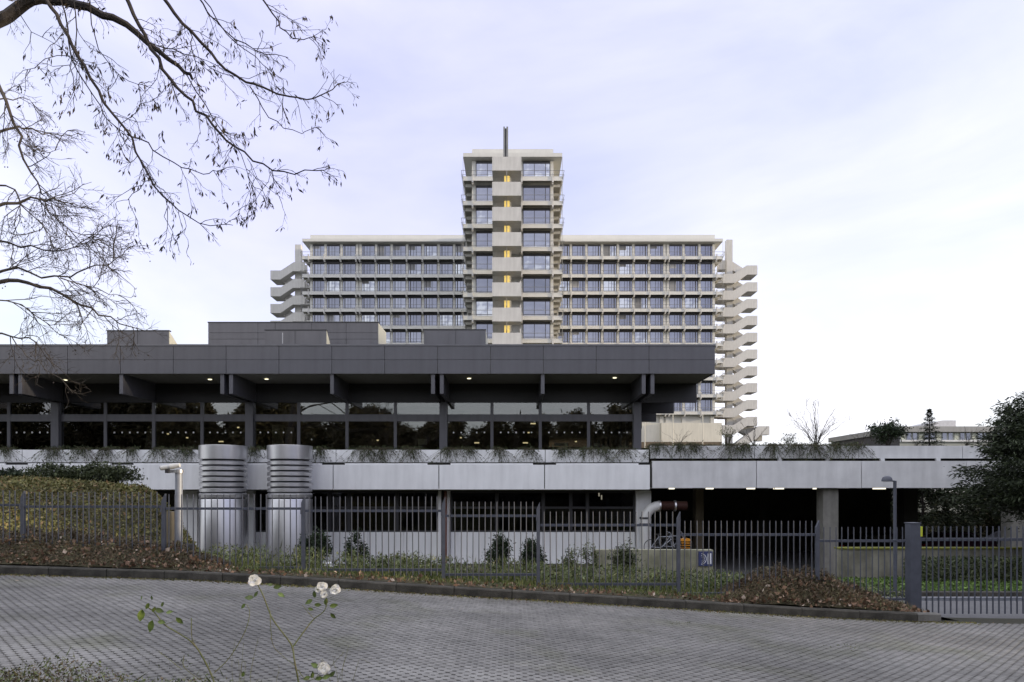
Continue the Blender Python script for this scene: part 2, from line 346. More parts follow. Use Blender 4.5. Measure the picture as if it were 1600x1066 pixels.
far = MB().box(-900, -900, -5.2, 900, 1800, -5.0).build('far_ground', M['far']); far['kind'] = 'structure'
grid_obj('garden_ground', np.linspace(-45, 40, 220), np.concatenate([np.linspace(12.0, 30.9, 100), np.linspace(31.3, 60, 10)]), lambda X, Y: T(X, Y), M['soil'])
grid_obj('verge', np.linspace(-60, 60, 121), np.linspace(-60, 5.42, 60), lambda X, Y: g(X) * 0 + g(np.clip(X, -20, 20)) + 0.06, M['soil'])
road = grid_obj('road', np.linspace(-60, 60, 241), np.linspace(5.3, 12.3, 12), lambda X, Y: g(X) - 0.012, M['joint'])
WL['road'] = Vector((0, 0, 0))
# driveway through the gate
xs = np.linspace(8.35, 14, 20)
grid_obj('driveway', np.linspace(7.28, 16, 40), np.linspace(11.74, 16.2, 20), lambda X, Y: g(X) - 0.004 - 0.045 * (Y - 11.55) + 0 * X, M['asphalt'])

# pavers: octagonal blocks with small dark holes between them
pit = 0.092; ha = pit / 2 - 0.0021; cc = 0.0245; ang = R(45)
ca, sa = math.cos(ang), math.sin(ang)
octo = [(-ha + cc, -ha), (ha - cc, -ha), (ha, -ha + cc), (ha, ha - cc), (ha - cc, ha), (-ha + cc, ha), (-ha, ha - cc), (-ha, -ha + cc)]
top = [(x * 0.975, y * 0.975, 0.0) for x, y in octo]; mid = [(x, y, -0.002) for x, y in octo]; bot = [(x, y, -0.022) for x, y in octo]
pv = np.array(top + mid + bot); pv[:, :2] = pv[:, :2] @ np.array([[ca, sa], [-sa, ca]])
I, J = np.meshgrid(np.arange(-200, 201), np.arange(-200, 201)); I = I.ravel(); J = J.ravel()
cx = (I * ca - J * sa) * pit; cy = (I * sa + J * ca) * pit + 8.0
keep = (cy > 5.48) & (cy < 11.72) & (np.abs(cx) < 0.80 * cy + 0.8)
cx = cx[keep]; cy = cy[keep]
cz = g(cx) + rng.normal(0, 0.0011, len(cx)); sl = (g(cx + 0.05) - g(cx - 0.05)) / 0.1
pyy = HZ - cz / cy * F; pxx = 800 + cx / cy * F
vis = (pyy < 1062) & (pxx > 4) & (pxx < 1596) & ~((pxx < 470) & (pyy > 1035))
order = np.lexsort((cy, ~vis)); sel = order[:300]; rest = order[300:]
pm = MB(); pm.v = [tuple(p) for p in pv]; pm.f = [tuple(range(8))] + [(k, 8 + k, 8 + (k + 1) % 8, (k + 1) % 8) for k in range(8)] + [(8 + k, 16 + k, 16 + (k + 1) % 8, 8 + (k + 1) % 8) for k in range(8)]
def paver_mat():
    m = bpy.data.materials.new('paving block'); m.use_nodes = True; t = m.node_tree; b = t.nodes['Principled BSDF']; b.inputs['Roughness'].default_value = .85
    ge = t.nodes.new('ShaderNodeNewGeometry'); oi = t.nodes.new('ShaderNodeObjectInfo')
    def noise(sc, lo, hi, a, b2, det=5, st=(1, 1, 1)):
        mp = t.nodes.new('ShaderNodeMapping'); mp.inputs['Scale'].default_value = st; t.links.new(ge.outputs['Position'], mp.inputs[0])
        n = t.nodes.new('ShaderNodeTexNoise'); n.inputs['Scale'].default_value = sc; n.inputs['Detail'].default_value = det; t.links.new(mp.outputs[0], n.inputs['Vector'])
        r_ = t.nodes.new('ShaderNodeMapRange'); r_.inputs['From Min'].default_value = lo; r_.inputs['From Max'].default_value = hi; r_.inputs['To Min'].default_value = a; r_.inputs['To Max'].default_value = b2; t.links.new(n.outputs['Fac'], r_.inputs['Value']); return r_.outputs[0]
    def mul(a, b2):
        x = t.nodes.new('ShaderNodeMath'); x.operation = 'MULTIPLY'; t.links.new(a, x.inputs[0]); t.links.new(b2, x.inputs[1]); return x.outputs[0]
    def rnd_(s_, a, b2):
        r_ = t.nodes.new('ShaderNodeMapRange'); r_.inputs['To Min'].default_value = a; r_.inputs['To Max'].default_value = b2; t.links.new(s_, r_.inputs['Value']); return r_.outputs[0]
    f = mul(noise(.45, .35, .66, 1.12, .70, 6, (1, 1.8, 1)), noise(55, .3, .7, .84, 1.14, 3)); f = mul(f, noise(2.2, .3, .7, .93, 1.07)); f = mul(f, rnd_(ge.outputs['Random Per Island'], .84, 1.14)); f = mul(f, rnd_(oi.outputs['Random'], .9, 1.1))
    mx = t.nodes.new('ShaderNodeMix'); mx.data_type = 'RGBA'; mx.inputs['A'].default_value = (.205, .199, .190, 1); mx.inputs['B'].default_value = (.12, .125, .07, 1)
    t.links.new(noise(.8, .54, .76, 0, .7, 7), mx.inputs['Factor'])
    sc = t.nodes.new('ShaderNodeVectorMath'); sc.operation = 'SCALE'; t.links.new(mx.outputs['Result'], sc.inputs[0]); t.links.new(f, sc.inputs['Scale']); t.links.new(sc.outputs[0], b.inputs['Base Color']); return m
M['paver'] = paver_mat()
pmesh = pm.mesh('paver', M['paver'])
for i in sel:
    link('paver', pmesh, (cx[i], cy[i], cz[i]), road, (0, -math.atan(sl[i]), 0))
m_ = len(rest); V = np.repeat(pv[None], m_, 0)
V[:, :, 2] += (V[:, :, 0] * sl[rest][:, None]) + cz[rest][:, None]; V[:, :, 0] += cx[rest][:, None]; V[:, :, 1] += cy[rest][:, None]
me = bpy.data.meshes.new('pavers'); base_f = pm.f
loops = np.array([i for f in base_f for i in f]); lens = np.array([len(f) for f in base_f])
al = (loops[None] + 24 * np.arange(m_)[:, None]).ravel(); ln = np.tile(lens, m_)
me.vertices.add(m_ * 24); me.vertices.foreach_set('co', V.astype(np.float32).ravel())
me.loops.add(len(al)); me.loops.foreach_set('vertex_index', al.astype(np.int32))
me.polygons.add(len(ln)); me.polygons.foreach_set('loop_start', np.concatenate([[0], np.cumsum(ln)[:-1]]).astype(np.int32))
me.update(calc_edges=True)
me.materials.append(M['paver']); me.update()
o = link('paver_field', me, (0, 0, 0), road); o['kind'] = 'stuff'

# kerbs
def kerb_run(name, x0, x1, y0, y1, h, L_, mats, zoff=0.0, seed=1):
    root = link(name, None, (0, 0, 0)); root['kind'] = 'structure'
    r = random.Random(seed); x = x0
    while x < x1:
        xe = min(x + L_, x1); za, zb = float(g(x)) + zoff, float(g(xe)) + zoff; j = r.uniform(-.006, .006)
        m = MB(); gp = 0.006
        v = []
        for (X, zz) in ((x + gp, za), (xe - gp, zb)):
            for (Y, Z) in ((y0 + j, -0.08), (y0 + j, h - 0.02), (y0 + 0.02 + j, h), (y1, h), (y1, -0.08)): v.append((X, Y, zz + Z))
        m.add(v, [(0, 1, 2, 3, 4), (9, 8, 7, 6, 5)] + [(k, k + 5, (k + 1) % 5 + 5, (k + 1) % 5) for k in range(5)])
        m.build('kerb_stone', mats(x), root); x = xe
    return root
kerb_run('kerb', -22, PX(1470, KY), KY - 0.02, KY + 0.13, 0.14, 1.0, lambda x: M['kerb'] if x < PX(1380, KY) else M['kerb_clean'])
kerb_run('near_kerb', -9, 9, 5.34, 5.46, 0.07, 1.0, lambda x: M['kerb'], seed=4)
kerb_run('driveway_kerb', 8.6, 16, 16.2, 16.35, 0.10, 1.0, lambda x: M['kerb'], zoff=-0.21, seed=5)

# ------------------------------------------------------------------ tall cross-shaped office block
YC = 138.2; XC = 0.1
tower = thing('office_block', 'tall pale cross-shaped office block with gallery balconies and outside stairs', 'building', (XC, YC, 8.3))
FR = lambda u, v, z: Vector((XC + v, YC - u, z))      # front arm
RT = lambda u, v, z: Vector((XC + u, YC + v, z))      # right arm
LT = lambda u, v, z: Vector((XC - u, YC - v, z))      # left arm
FLO = [44.95 - 0.0]
FLO = [44.95, 41.45] + [41.45 - 3.29 * k for k in range(1, 9)]     # gallery floor levels
WB = 5.9; GE = 7.1; RL = 39.2; RG = 40.4
TB = lambda m, T_, u0, v0, z0, u1, v1, z1: m.box(u0, v0, z0, u1, v1, z1, lambda p: T_(*p))
def tbox(m, T_, u0, v0, z0, u1, v1, z1):
    v = [T_(u, w, z) for z in (z0, z1) for (u, w) in ((u0, v0), (u1, v0), (u1, v1), (u0, v1))]
    a = v[1] - v[0]; b = v[3] - v[0]
    fs = BOXF if a.cross(b).z > 0 else [f[::-1] for f in BOXF]
    m.add(v, fs)
arms = [(FR, 'front'), (RT, 'right'), (LT, 'left')]
BK = lambda u, v, z: Vector((XC - v, YC + u, z))
# cores and roofs
m = MB(); m2 = MB(); m3 = MB()
for T_ in (FR, RT, LT, BK):
    tbox(m, T_, 5.85 if T_ is not FR else 5.9, -WB + .15, 10.0, RL - 0.15, WB - .15, 47.9)          # body core
m.build('core_wall', M['tower_white'], tower)
for k, T_ in enumerate((FR, RT, LT, BK)):
    tbox(m2, T_, 5.8 + 0.003 * k, -WB, 48.35, RL, WB, 49.45 + 0.004 * k)
    tbox(m3, T_, 5.7, -GE, 47.75 + .003 * k, RG, GE, 48.3 + 0.003 * k)
m2.build('roof_parapet', M['tower_white'], tower); m3.build('roof_slab', M['tower_white'], tower)
# galleries per storey
for k, z in enumerate(FLO):
    m = MB(); r = MB(); br = MB(); fl = MB(); li = MB()
    for a, (T_, nm) in enumerate(arms):
        o_ = 0.004 * a
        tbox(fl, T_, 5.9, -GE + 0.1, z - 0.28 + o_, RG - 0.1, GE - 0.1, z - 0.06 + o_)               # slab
        for sgn in ((-1, 1)):
            tbox(m, T_, 7.2, sgn * (GE - 0.1), z - 0.62 + o_, RG, sgn * GE, z + 0.0 + o_)            # long edge band
        tbox(m, T_, RG - 0.1, -GE + 0.1, z - 0.62 + o_, RG, GE - 0.1, z + o_)                      # end band
        for (h, rr) in ((0.72, 0.035), (0.12, 0.025)):
            for sgn in (-1, 1):
                r.tube([T_(7.5, sgn * (GE + .05), z + h), T_(RG + .25, sgn * (GE + .25), z + h)], rr, n=4)
            r.tube([T_(RG + .25, -GE - .25, z + h), T_(RG + .25, GE + .25, z + h)], rr, n=4)
        for sgn in (-1, 1):
            r.tube([T_(RG, sgn * GE, z - 0.4), T_(RG + .25, sgn * (GE + .25), z + 0.72)], .035, n=4)
            r.tube([T_(RG, sgn * GE, z - 0.4), T_(RG, sgn * GE, z + 2.7)], .03, n=4)
        # brackets below the edge band
        us = [RL, 36.2, 33.1, 30.1, 29.4, 26.4, 23.4, 20.4, 17.35, 14.3, 11.3, 8.3]
        for u in us:
            for sgn in (-1, 1):
                tbox(br, T_, u - .13, sgn * (WB + 0.0), z - 1.0, u + .13, sgn * (GE - .25), z - .62)
                tbox(br, T_, u - .10, sgn * (GE + .004), z - 0.85, u + .10, sgn * (GE + .12), z + 0.35)
        for v_ in ([-5.75, 1.3, 5.75] if T_ is FR else [-5.75, 5.75]):
            tbox(br, T_, RL, v_ - .13, z - 1.0, RG - .25, v_ + .13, z - .62)
            tbox(br, T_, RG + .004, v_ - .12, z - 0.9, RG + .12, v_ + .12, z + 0.4)
    if k: 
        for T_, sg in ((RT, -1), (LT, 1)): tbox(li, T_, 7.0, sg * (WB + .10), z + 2.44, RL - .5, sg * (WB + .14), z + 2.99)  # dark strips stand in for shade under the gallery slabs
        li.build('slab_shade_strip', M['wframe'], tower)
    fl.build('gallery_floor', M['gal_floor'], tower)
    m.build('gallery_slab', M['tower_white'], tower); r.build('railing', M['tower_grey'], tower)
    o = br.build('bracket_row', M['stair_conc'], tower); o['kind'] = 'stuff'
# piers between windows
us = [39.2, 36.2, 33.1, 30.1, 29.4, 26.4, 23.4, 20.4, 17.35, 14.3, 11.3, 8.3]
for T_, sg in ((RT, -1), (LT, 1)):
    for u in us:
        m = MB(); tbox(m, T_, u - .5 if u > 39 else u - .22, sg * (WB - .15), 15, u if u > 39 else u + .22, sg * (WB + .12), 47.7); m.build('facade_pier', M['tower_white'], tower)
m = MB(); tbox(m, FR, RL - .15, -WB, 15, RL + .15, -WB + .55, 47.7); m.build('facade_pier', M['tower_white'], tower); m = MB(); tbox(m, FR, RL - .15, WB - .45, 15, RL + .15, WB, 47.7); m.build('facade_pier', M['tower_white'], tower); m = MB()
tbox(m, FR, RL - .15, 1.0, 15, RL + .12, 1.45, 47.7)
m.build('facade_pier', M['tower_white'], tower)
def window_mesh(w, h, muls, name, low=False):
    fm = MB(); t = .07
    fm.box(0, 0, 0, w, -.06, t); fm.box(0, 0, h - t, w, -.06, h); fm.box(0, 0, t, t, -.06, h - t); fm.box(w - t, 0, t, w, -.06, h - t)
    for q, ww in muls: fm.box(q * w - ww / 2, .002, t, q * w + ww / 2, -.052, h - t)
    fm.box(-.0, -.0, h, w, -.03, h + .3)
    gm = MB().box(.02, .0, .02, w - .02, -.02, h - .02)
    return fm.mesh(name, M['wframe']), gm.mesh('pane', M['tglass'])
wf, wg = window_mesh(2.5, 2.3, [(.42, .08), (.63, .07), (.84, .22)], 'window')
wfL, wgL = window_mesh(2.5, 2.3, [(.16, .18), (.40, .07), (.62, .08)], 'window')
ff, fg = window_mesh(3.9, 2.3, [(.42, .08), (.83, .10)], 'window')
lev = [45.0] + [z + 0.04 for z in FLO[1:]]
lev = [z + .04 for z in FLO]
nwin = 0
for z in lev:
    for s, T_ in ((1, RT), (-1, LT)):
        for i in range(len(us) - 1):
            if us[i] == 30.1: continue
            X0 = us[i + 1] + .24 if s > 0 else -(us[i]) + .24
            if s < 0 and i == 0: X0 = -39.2 + .5
            if s > 0 and i == 0: X0 = 36.2 + .1
            X = XC + X0; Y = YC - WB - .02
            pxl = 800 + X / Y * F; pyl = HZ - z / Y * F
            # leave out what nothing in the photograph shows (behind the front arm or the dark pavilion)
            if s < 0 and (pyl > 540): continue
            if s > 0 and pyl > 545 and pxl < 1010: continue
            if abs(pxl + (8 if s > 0 else 12) - 800) < 62: continue
            o = link('window', wf if s > 0 else wfL, (X, Y, z), tower); WLo = WL[o.name]
            link('pane', wg if s > 0 else wgL, (X, Y - .012, z), o)
            if random.random() < .13:
                hb_ = random.choice((.5, .8, 1.2, 2.2)); link('blind', MB().box(.1, -.028, 2.26 - hb_, 1.35, -.024, 2.26).mesh('blind', M['blind']), (X, Y - .014, z), o)
            nwin += 1
    for X0 in (1.5, -5.3):
        Y = YC - RL - .17; X = XC + X0
        if HZ - z / Y * F > 560: continue
        o = link('window', ff, (X, Y, z), tower); link('pane', fg, (X, Y - .012, z), o); nwin += 1
# roof fin of the front arm
m = MB(); m.box(PX(786.4, 90), 89.9, PZ(245, 90), PX(788.9, 90), 91.0, PZ(198.5, 90)); m.box(PX(791.2, 90), 89.9, PZ(245, 90), PX(794, 90), 91.0, PZ(198.5, 90))
fin = m.build('roof_fin', M['tower_grey'], tower)
MB().box(PX(788.9, 90) + .003, 90.1, PZ(245, 90), PX(791.2, 90) - .003, 90.9, PZ(200, 90)).build('fin_core', M['wframe'], fin)
# outside stairs
def stair(T_, zo0, sp, n, ztop, base, vflip, top_end=True):
    c = MB(); tbox(c, T_, 42.9, -1.4, base, 44.1, -0.2, ztop)
    core = c.build('stair_core', M['stair_conc'], tower)
    H = 1.82
    va, vb, vc = -2.7, -0.8, 1.13
    for k in range(n):
        zo = zo0 - sp * k; zi_lo = zo - sp / 2; zi_hi = zo + sp / 2
        for (v0, v1, zi) in ((va, vb - .05, zi_lo), (vb + .05, vc, zi_hi)):
            if zi == zi_hi and k == 0 and not top_end: pass
            f = MB(); poly = [(41.7, zi), (43.9, zi), (46.5, zo), (48.6, zo), (48.6, zo - H), (46.6, zo - H), (44.1, zi - H), (41.7, zi - H)]
            for (a, b) in ((v0, v0 + .15), (v1 - .15, v1)): f.prism(poly, a, b, lambda u, w, t: T_(u, t, w))
            sl_ = [(41.7, zi - H + .3), (44.0, zi - H + .3), (46.5, zo - H + .3), (48.6, zo - H + .3), (48.6, zo - H + .01), (46.6, zo - H + .01), (44.1, zi - H + .01), (41.7, zi - H + .01)]
            f.prism(sl_, v0 + .152, v1 - .152, lambda u, w, t: T_(u, t, w))
            f.build('flight', M['stair_conc'], core)
        f = MB(); tbox(f, T_, 48.45, va + .152, zo - H + .012, 48.605, vc - .152, zo + .002); f.build('landing_parapet', M['stair_conc'], core)
        f = MB(); tbox(f, T_, 40.5, va + .16, zi_lo - H + .05, 41.7, vc - .16, zi_lo - H + .28)
        tbox(f, T_, 41.55, va + .155, zi_lo - H + .3, 41.68, va + 0.5, zi_lo)
        f.build('landing_slab', M['stair_conc'], core)
    return core
s1 = stair(RT, 44.6, 3.335, 10, 50.2, 9, 1)
# lowest flight down to the plaza
f = MB(); T_ = RT
for (poly, a, b) in (([(44.5, 14.9), (50.3, 11.9), (50.3, 9.9), (49.2, 9.9), (43.4, 13.2)], -0.7, 1.1), ([(48.9, 12.7), (51.0, 12.7), (51.0, 11.0), (49.6, 11.0), (45.0, 8.0), (42.5, 8.0)], -2.7, -.9)):
    f.prism(poly, a, b, lambda u, w, t: T_(u, t, w))
f.build('lower_flight', M['stair_conc'], s1)
stair(LT, 44.1, 3.36, 6, 49.8, 9, 1)
s3 = stair(FR, 43.75, 3.30, 8, 44.2, 9, 1)
for k in range(9):
    z1 = 43.75 - 1.8 - 3.30 * k; lm = MB()
    for (a, b) in ((787.9, 790.9), (792.5, 796.3)):
        lm.box(PX(a, 90.3), 90.3, z1 - 2.2, PX(b, 90.3), 90.42, z1 - .38)
    lm.build('column_glow', M['warm_glow'], s3)  # glowing strips stand in for lamplight falling on the stair column
# open level and white wall at the tower's foot
m = MB()
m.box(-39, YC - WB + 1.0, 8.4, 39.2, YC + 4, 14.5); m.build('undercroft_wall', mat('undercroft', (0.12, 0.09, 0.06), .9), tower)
for u in (39.0, 33.5, 30.3, 29.2, 23, 17): MB().box(XC + u - .7, YC - WB - .2, 8.4, XC + u, YC - WB + .5, 14.4).build('undercroft_column', M['tower_white'], tower)
wallT = MB(); wallT.box(PX(1001, 100), 100, PZ(692, 100), PX(1032, 100), 101, PZ(661.5, 100)).box(PX(1032, 100) + .01, 99.4, PZ(692, 100), PX(1126, 100), 101, PZ(661.5, 100))
tag(wallT.build('terrace_wall', M['cream'], base=True), 'long cream wall standing at the foot of the tall office block', 'wall')
tag(MB().box(PX(1001, 98), 98, PZ(700, 98), PX(1128, 98), 98.8, PZ(690.6, 98)).build('retaining_strip', mat('brown strip', (0.13, 0.10, 0.07), .9), base=True), 'low brown strip running in front of the long cream wall', 'low wall')
plaza = grid_obj('plaza_ground', np.linspace(-70, 110, 20), np.linspace(50, 160, 12), lambda X, Y: 0.060 * Y - 0.2 + 0 * X, M['far'])
for px_, yt, lb in ((1007.5, 655, 'cream flagpole nearest the dark pavilion corner'), (1051.5, 648, 'cream flagpole in the middle of the row before the cream wall'), (1098, 648, 'cream flagpole nearest the outside stair of the block')):
    f = MB().tube([P(px_, 700, 62), P(px_, yt, 62)], .055, .035, 8); o = f.build('flagpole', M['cream'], smooth=True, base=True); tag(o, lb, 'flagpole', 'flagpoles on the terrace')

# ------------------------------------------------------------------ dark pavilion
XR = 9.21; XL = -33.0; FY = 31.0
pav = thing('pavilion', 'long dark flat-roofed glass pavilion with deep overhanging roof', 'building', (-12, 36, 1.3))
zt, zm, zb = 6.62, 5.92, 5.29
seams = [XR] + [6.2 + 0.02 - 2.4 * k for k in range(17)]
for a, b in zip(seams[:-1], seams[1:]):
    for z0, z1 in ((zb, zm - .008), (zm + .008, zt - .07)):
        MB().box(b + .012, FY, z0, a - .012 if a != XR else XR, FY + .06, z1).build('fascia_panel', M['dark_panel'], pav)
for k in range(12):   # right hand end
    for z0, z1 in ((zb, zm - .008), (zm + .008, zt - .07)):
        MB().box(XR, FY + .063 + 2.4 * k, z0, XR - .06, FY + .04 + 2.4 * (k + 1), z1).build('fascia_panel', M['dark_panel'], pav)
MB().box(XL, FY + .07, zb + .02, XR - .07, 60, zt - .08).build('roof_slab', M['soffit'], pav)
m = MB(); m.box(XL, FY - .03, zt - .07, XR + .03, FY + .3, zt); m.box(XR - .3, FY + .301, zt - .07, XR + .03, 60, zt - .002); m.build('roof_coping', mat('coping', (0.13, 0.13, 0.145), .4, metal=.3), pav)
# beams
pairs = [6.2 - 9.6 * k for k in range(5)]; singles = [1.4 - 9.6 * k for k in range(4)]
for c in pairs:
    for s in (-1, 1):
        MB().box(c + s * .20 - .085, FY + .1, 4.39, c + s * .20 + .085, 33.95, zb + .015).build('roof_beam', M['dark_panel'], pav)
for c in singles: MB().box(c - .08, FY + .1, 4.39, c + .08, 33.95, zb + .015).build('roof_beam', M['dark_panel'], pav)
for Yb in (34.0, 38.8, 43.6, 48.4, 53.2):
    MB().box(XL, Yb, 4.37, XR - .005, Yb + .2, zb + .015).build('cross_beam', M['dark_steel'], pav)
# glazing
GY = 34.12; z0g, z1g = 1.35, 4.37; zta, ztb = 3.43, 3.78
GX0 = 6.23; mod = 2.41
frames = MB(); 
for k in range(17):
    x = GX0 - mod * k; wd = .19 if k % 4 == 0 else .075
    if k % 4 == 0:
        MB().box(x - wd, GY - .25, z0g, x + wd, GY + .15, z1g).build('column', M['dark_panel'], pav)
    else:
        MB().box(x - wd, GY - .08, z0g, x + wd, GY + .08, z1g).build('mullion', M['dark_panel'], pav)
    if k < 16:
        x0 = x - mod + (.19 if (k + 1) % 4 == 0 else .075) + .003; x1 = x - wd - .003
        MB().box(x0, GY - .07, zta, x1, GY + .07, ztb).build('transom', M['dark_panel'], pav)
        MB().box(x0, GY - .03, ztb + .003, x1, GY - .015, z1g - .003).build('upper_pane', M['glass'], pav)
        lp = MB().box(x0, GY - .03, z0g, x1, GY - .015, zta - .003).build('lower_pane', M['glass'], pav)
        if (k % 7) in (0, 1, 2, 3, 6, 5) and k != 6 and k != 5:
            d = MB()
            for j in range(5):
                xx = (x0 + x1) / 2 + (j - 2) * .385; zz = PZ(676, GY)
                d.add([(xx + .042 * math.cos(q * math.pi / 4), GY - .034, zz + .042 * math.sin(q * math.pi / 4)) for q in range(8)], [tuple(range(8))])
            d.build('marker_dots', M['white_dot'], lp)
# right hand glass wall and the inside
m = MB()
for k in range(9): m.box(GX0 - .1, GY + .2 + 2.4 * k, z0g, GX0 + .1, GY + .35 + 2.4 * k, z1g)
m.build('side_mullions', M['dark_panel'], pav)
MB().box(GX0 - .02, GY + .2, z0g, GX0 - .01, 53, z1g).build('side_glazing', M['glass'], pav)
MB().box(XL, 34.3, 1.1, GX0 + .15, 56, 1.28).build('floor', M['interior'], pav)
MB().box(XL, 34.3, 4.2, GX0 - .15, 56, 4.36).build('ceiling', M['interior'], pav)
MB().box(XL, 46, 1.29, 2.5, 46.2, 4.19).build('inner_wall', M['interior'], pav)
for c in pairs: MB().box(c - .2, 41, 1.29, c + .2, 41.4, 4.19).build('inner_column', M['interior'], pav)
for (xa, xb, ya, yb, Yd, mm) in ((425, 443, 664, 697, 37, 'p'), (445, 459, 668, 697, 37.6, 'p'), (151, 164, 667, 703, 36, 'p'), (24, 45, 684, 703, 36, 'b'), (653, 667, 686, 695, 36, 'p'), (205, 240, 688, 700, 40, 'w'), (866, 888, 692, 697, 38, 'w'), (928, 938, 692, 697, 38, 'w')):
    mt = {'p': mat('interior board', (0.55, 0.55, 0.42), .8), 'b': M['blue_board'], 'w': M['white_dot']}[mm]
    MB().box(PX(xa, Yd), Yd, PZ(yb, Yd), PX(xb, Yd), Yd + .1, PZ(ya, Yd)).build('partition_board', mt, pav)
for (a, b, Yd) in ((193, 669, 40), (75, 680, 38), (292, 684, 42), (833, 662, 40), (826, 676, 40), (821, 692, 40), (545, 640, 42), (60, 672, 39), (35, 672, 39), (110, 690, 41), (262, 678, 43), (345, 690, 43), (372, 668, 41), (590, 688, 43), (720, 684, 44), (745, 692, 42), (900, 690, 43), (962, 670, 44)):
    c = P(a, b, Yd); MB().box(c.x - (.06 + .09 * (a % 2)), Yd, c.z - .035, c.x + (.06 + .09 * (a % 2)), Yd + .05, c.z + .035).build('inner_lamp', M['inner_on'], pav)  # later entries are lamps added at random to brighten the interior
for px_, py_ in ((102, 594), (328, 593), (416.5, 592.5), (733, 591.5), (960.5, 590.5), (540, 592), (860, 591)):
    Yd = 5.29 * F / (HZ - py_)
    if px_ in (540, 860): continue
    MB().lathe([(.02, 5.28), (.085, 5.276), (.095, 5.288)], PX(px_, Yd), Yd, 12).build('downlight', M['down_on'], pav, True)
# roof boxes
def roofbox(x0, x1, ytop, Yf, depth, label, seams_, rows, wedge=False):
    zt_ = PZ(ytop, Yf); X0, X1 = PX(x0, Yf), PX(x1, Yf)
    t = thing('roof_housing', label, 'roof housing', ((X0 + X1) / 2, Yf, 6.55))
    hb = zt_ - 6.56
    m = MB(); zr = 6.56 + (hb * .25 if wedge else hb)
    m.prism([(Yf + .05, 6.56), (Yf + .05, zt_ - .03), (Yf + depth, zr - .03), (Yf + depth, 6.56)], X0 + .02, X1 - .02, lambda u, w, t_: (t_, u, w))
    m.build('body', M['dark_panel'], t)
    xs_ = [X0] + [PX(s, Yf) for s in seams_] + [X1]; n = len(rows) + 1
    zs = [6.56] + sorted(PZ(r, Yf) for r in rows) + [zt_ - .05]
    for a, b in zip(xs_[:-1], xs_[1:]):
        for c, d in zip(zs[:-1], zs[1:]):
            MB().box(a + .01, Yf, c + .008, b - .01, Yf + .048, d - .008).build('cladding_panel', M['dark_panel'], t)
    m = MB()
    m.prism([(Yf + .02, 6.57), (Yf + .02, zt_ - .06), (Yf + depth - .02, zr - .06), (Yf + depth - .02, 6.57)], X1 - .018, X1 + .012, lambda u, w, t_: (t_, u, w))
    m.build('side_cladding', M['pale_glass'], t)
    m = MB(); m.box(X0 - .02, Yf - .02, zt_ - .048, X1 + .02, Yf + .2, zt_); m.build('coping', M['dark_steel'], t)
    return t
roofbox(325, 591, 503, 37, 2.3, 'largest dark panelled roof housing, left of the tower', (403, 430, 487, 541), (520, 530))
roofbox(167, 264, 516, 35, 2.2, 'small wedge-shaped dark roof housing at far left on the pavilion roof', (215,), (), True)
roofbox(414, 510, 515, 35, 1.6, 'low wedge-shaped housing standing before the largest roof housing', (461,), (), True)
roofbox(662, 759, 514.5, 36, 3.0, 'plain dark roof housing nearest the tower on the pavilion roof', (712,), ())
tag(MB().tube([P(441.5, 537, 33), P(441.5, 520, 33)], .022, n=6).build('roof_pole', M['galv'], base=True), 'thin pale pole on the pavilion roof before the low housing', 'pole')

# ------------------------------------------------------------------ podium with white bands, ground floor
pod = thing('podium', 'white banded ground floor storey with dark window strip under the pavilion', 'building', (-12, 34, -3.5))
X1p = 6.28
lows = [X1p] + [6.3 - 4.8 * k - .02 for k in range(1, 9)] + [-34]
for a, b in zip(lows[:-1], lows[1:]):
    MB().box(b + .02, 31.0, .03, a - .02, 31.10, 1.15).build('lower_band_panel', M['white_panel'], pod)
    MB().box(b + .53, 31.02, 1.153, a - .53, 31.12, 1.225).build('band_trim', M['white_panel'], pod)
ups = [X1p] + [PX(852 - 164.0 * k + (0.5 * k), 31.28) for k in range(0, 9)]
for a, b in zip(ups[:-1], ups[1:]):
    MB().box(b + .015, 31.28, 1.275, a - .015, 31.38, 1.85).build('upper_band_panel', M['white_panel'], pod)
MB().box(-34, 31.14, .06, X1p - .01, 31.26, 1.24).build('band_backing', M['black'], pod)
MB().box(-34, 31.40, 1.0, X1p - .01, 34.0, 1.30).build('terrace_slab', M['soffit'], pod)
MB().box(-34, 31.402, 1.302, X1p - .03, 32.6, 1.80).build('planter_soil', M['soil'], pod)
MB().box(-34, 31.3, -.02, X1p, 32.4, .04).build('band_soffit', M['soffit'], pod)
WY = 32.5
zsill = PZ(831.5, WY); zbase = PZ(890, WY)
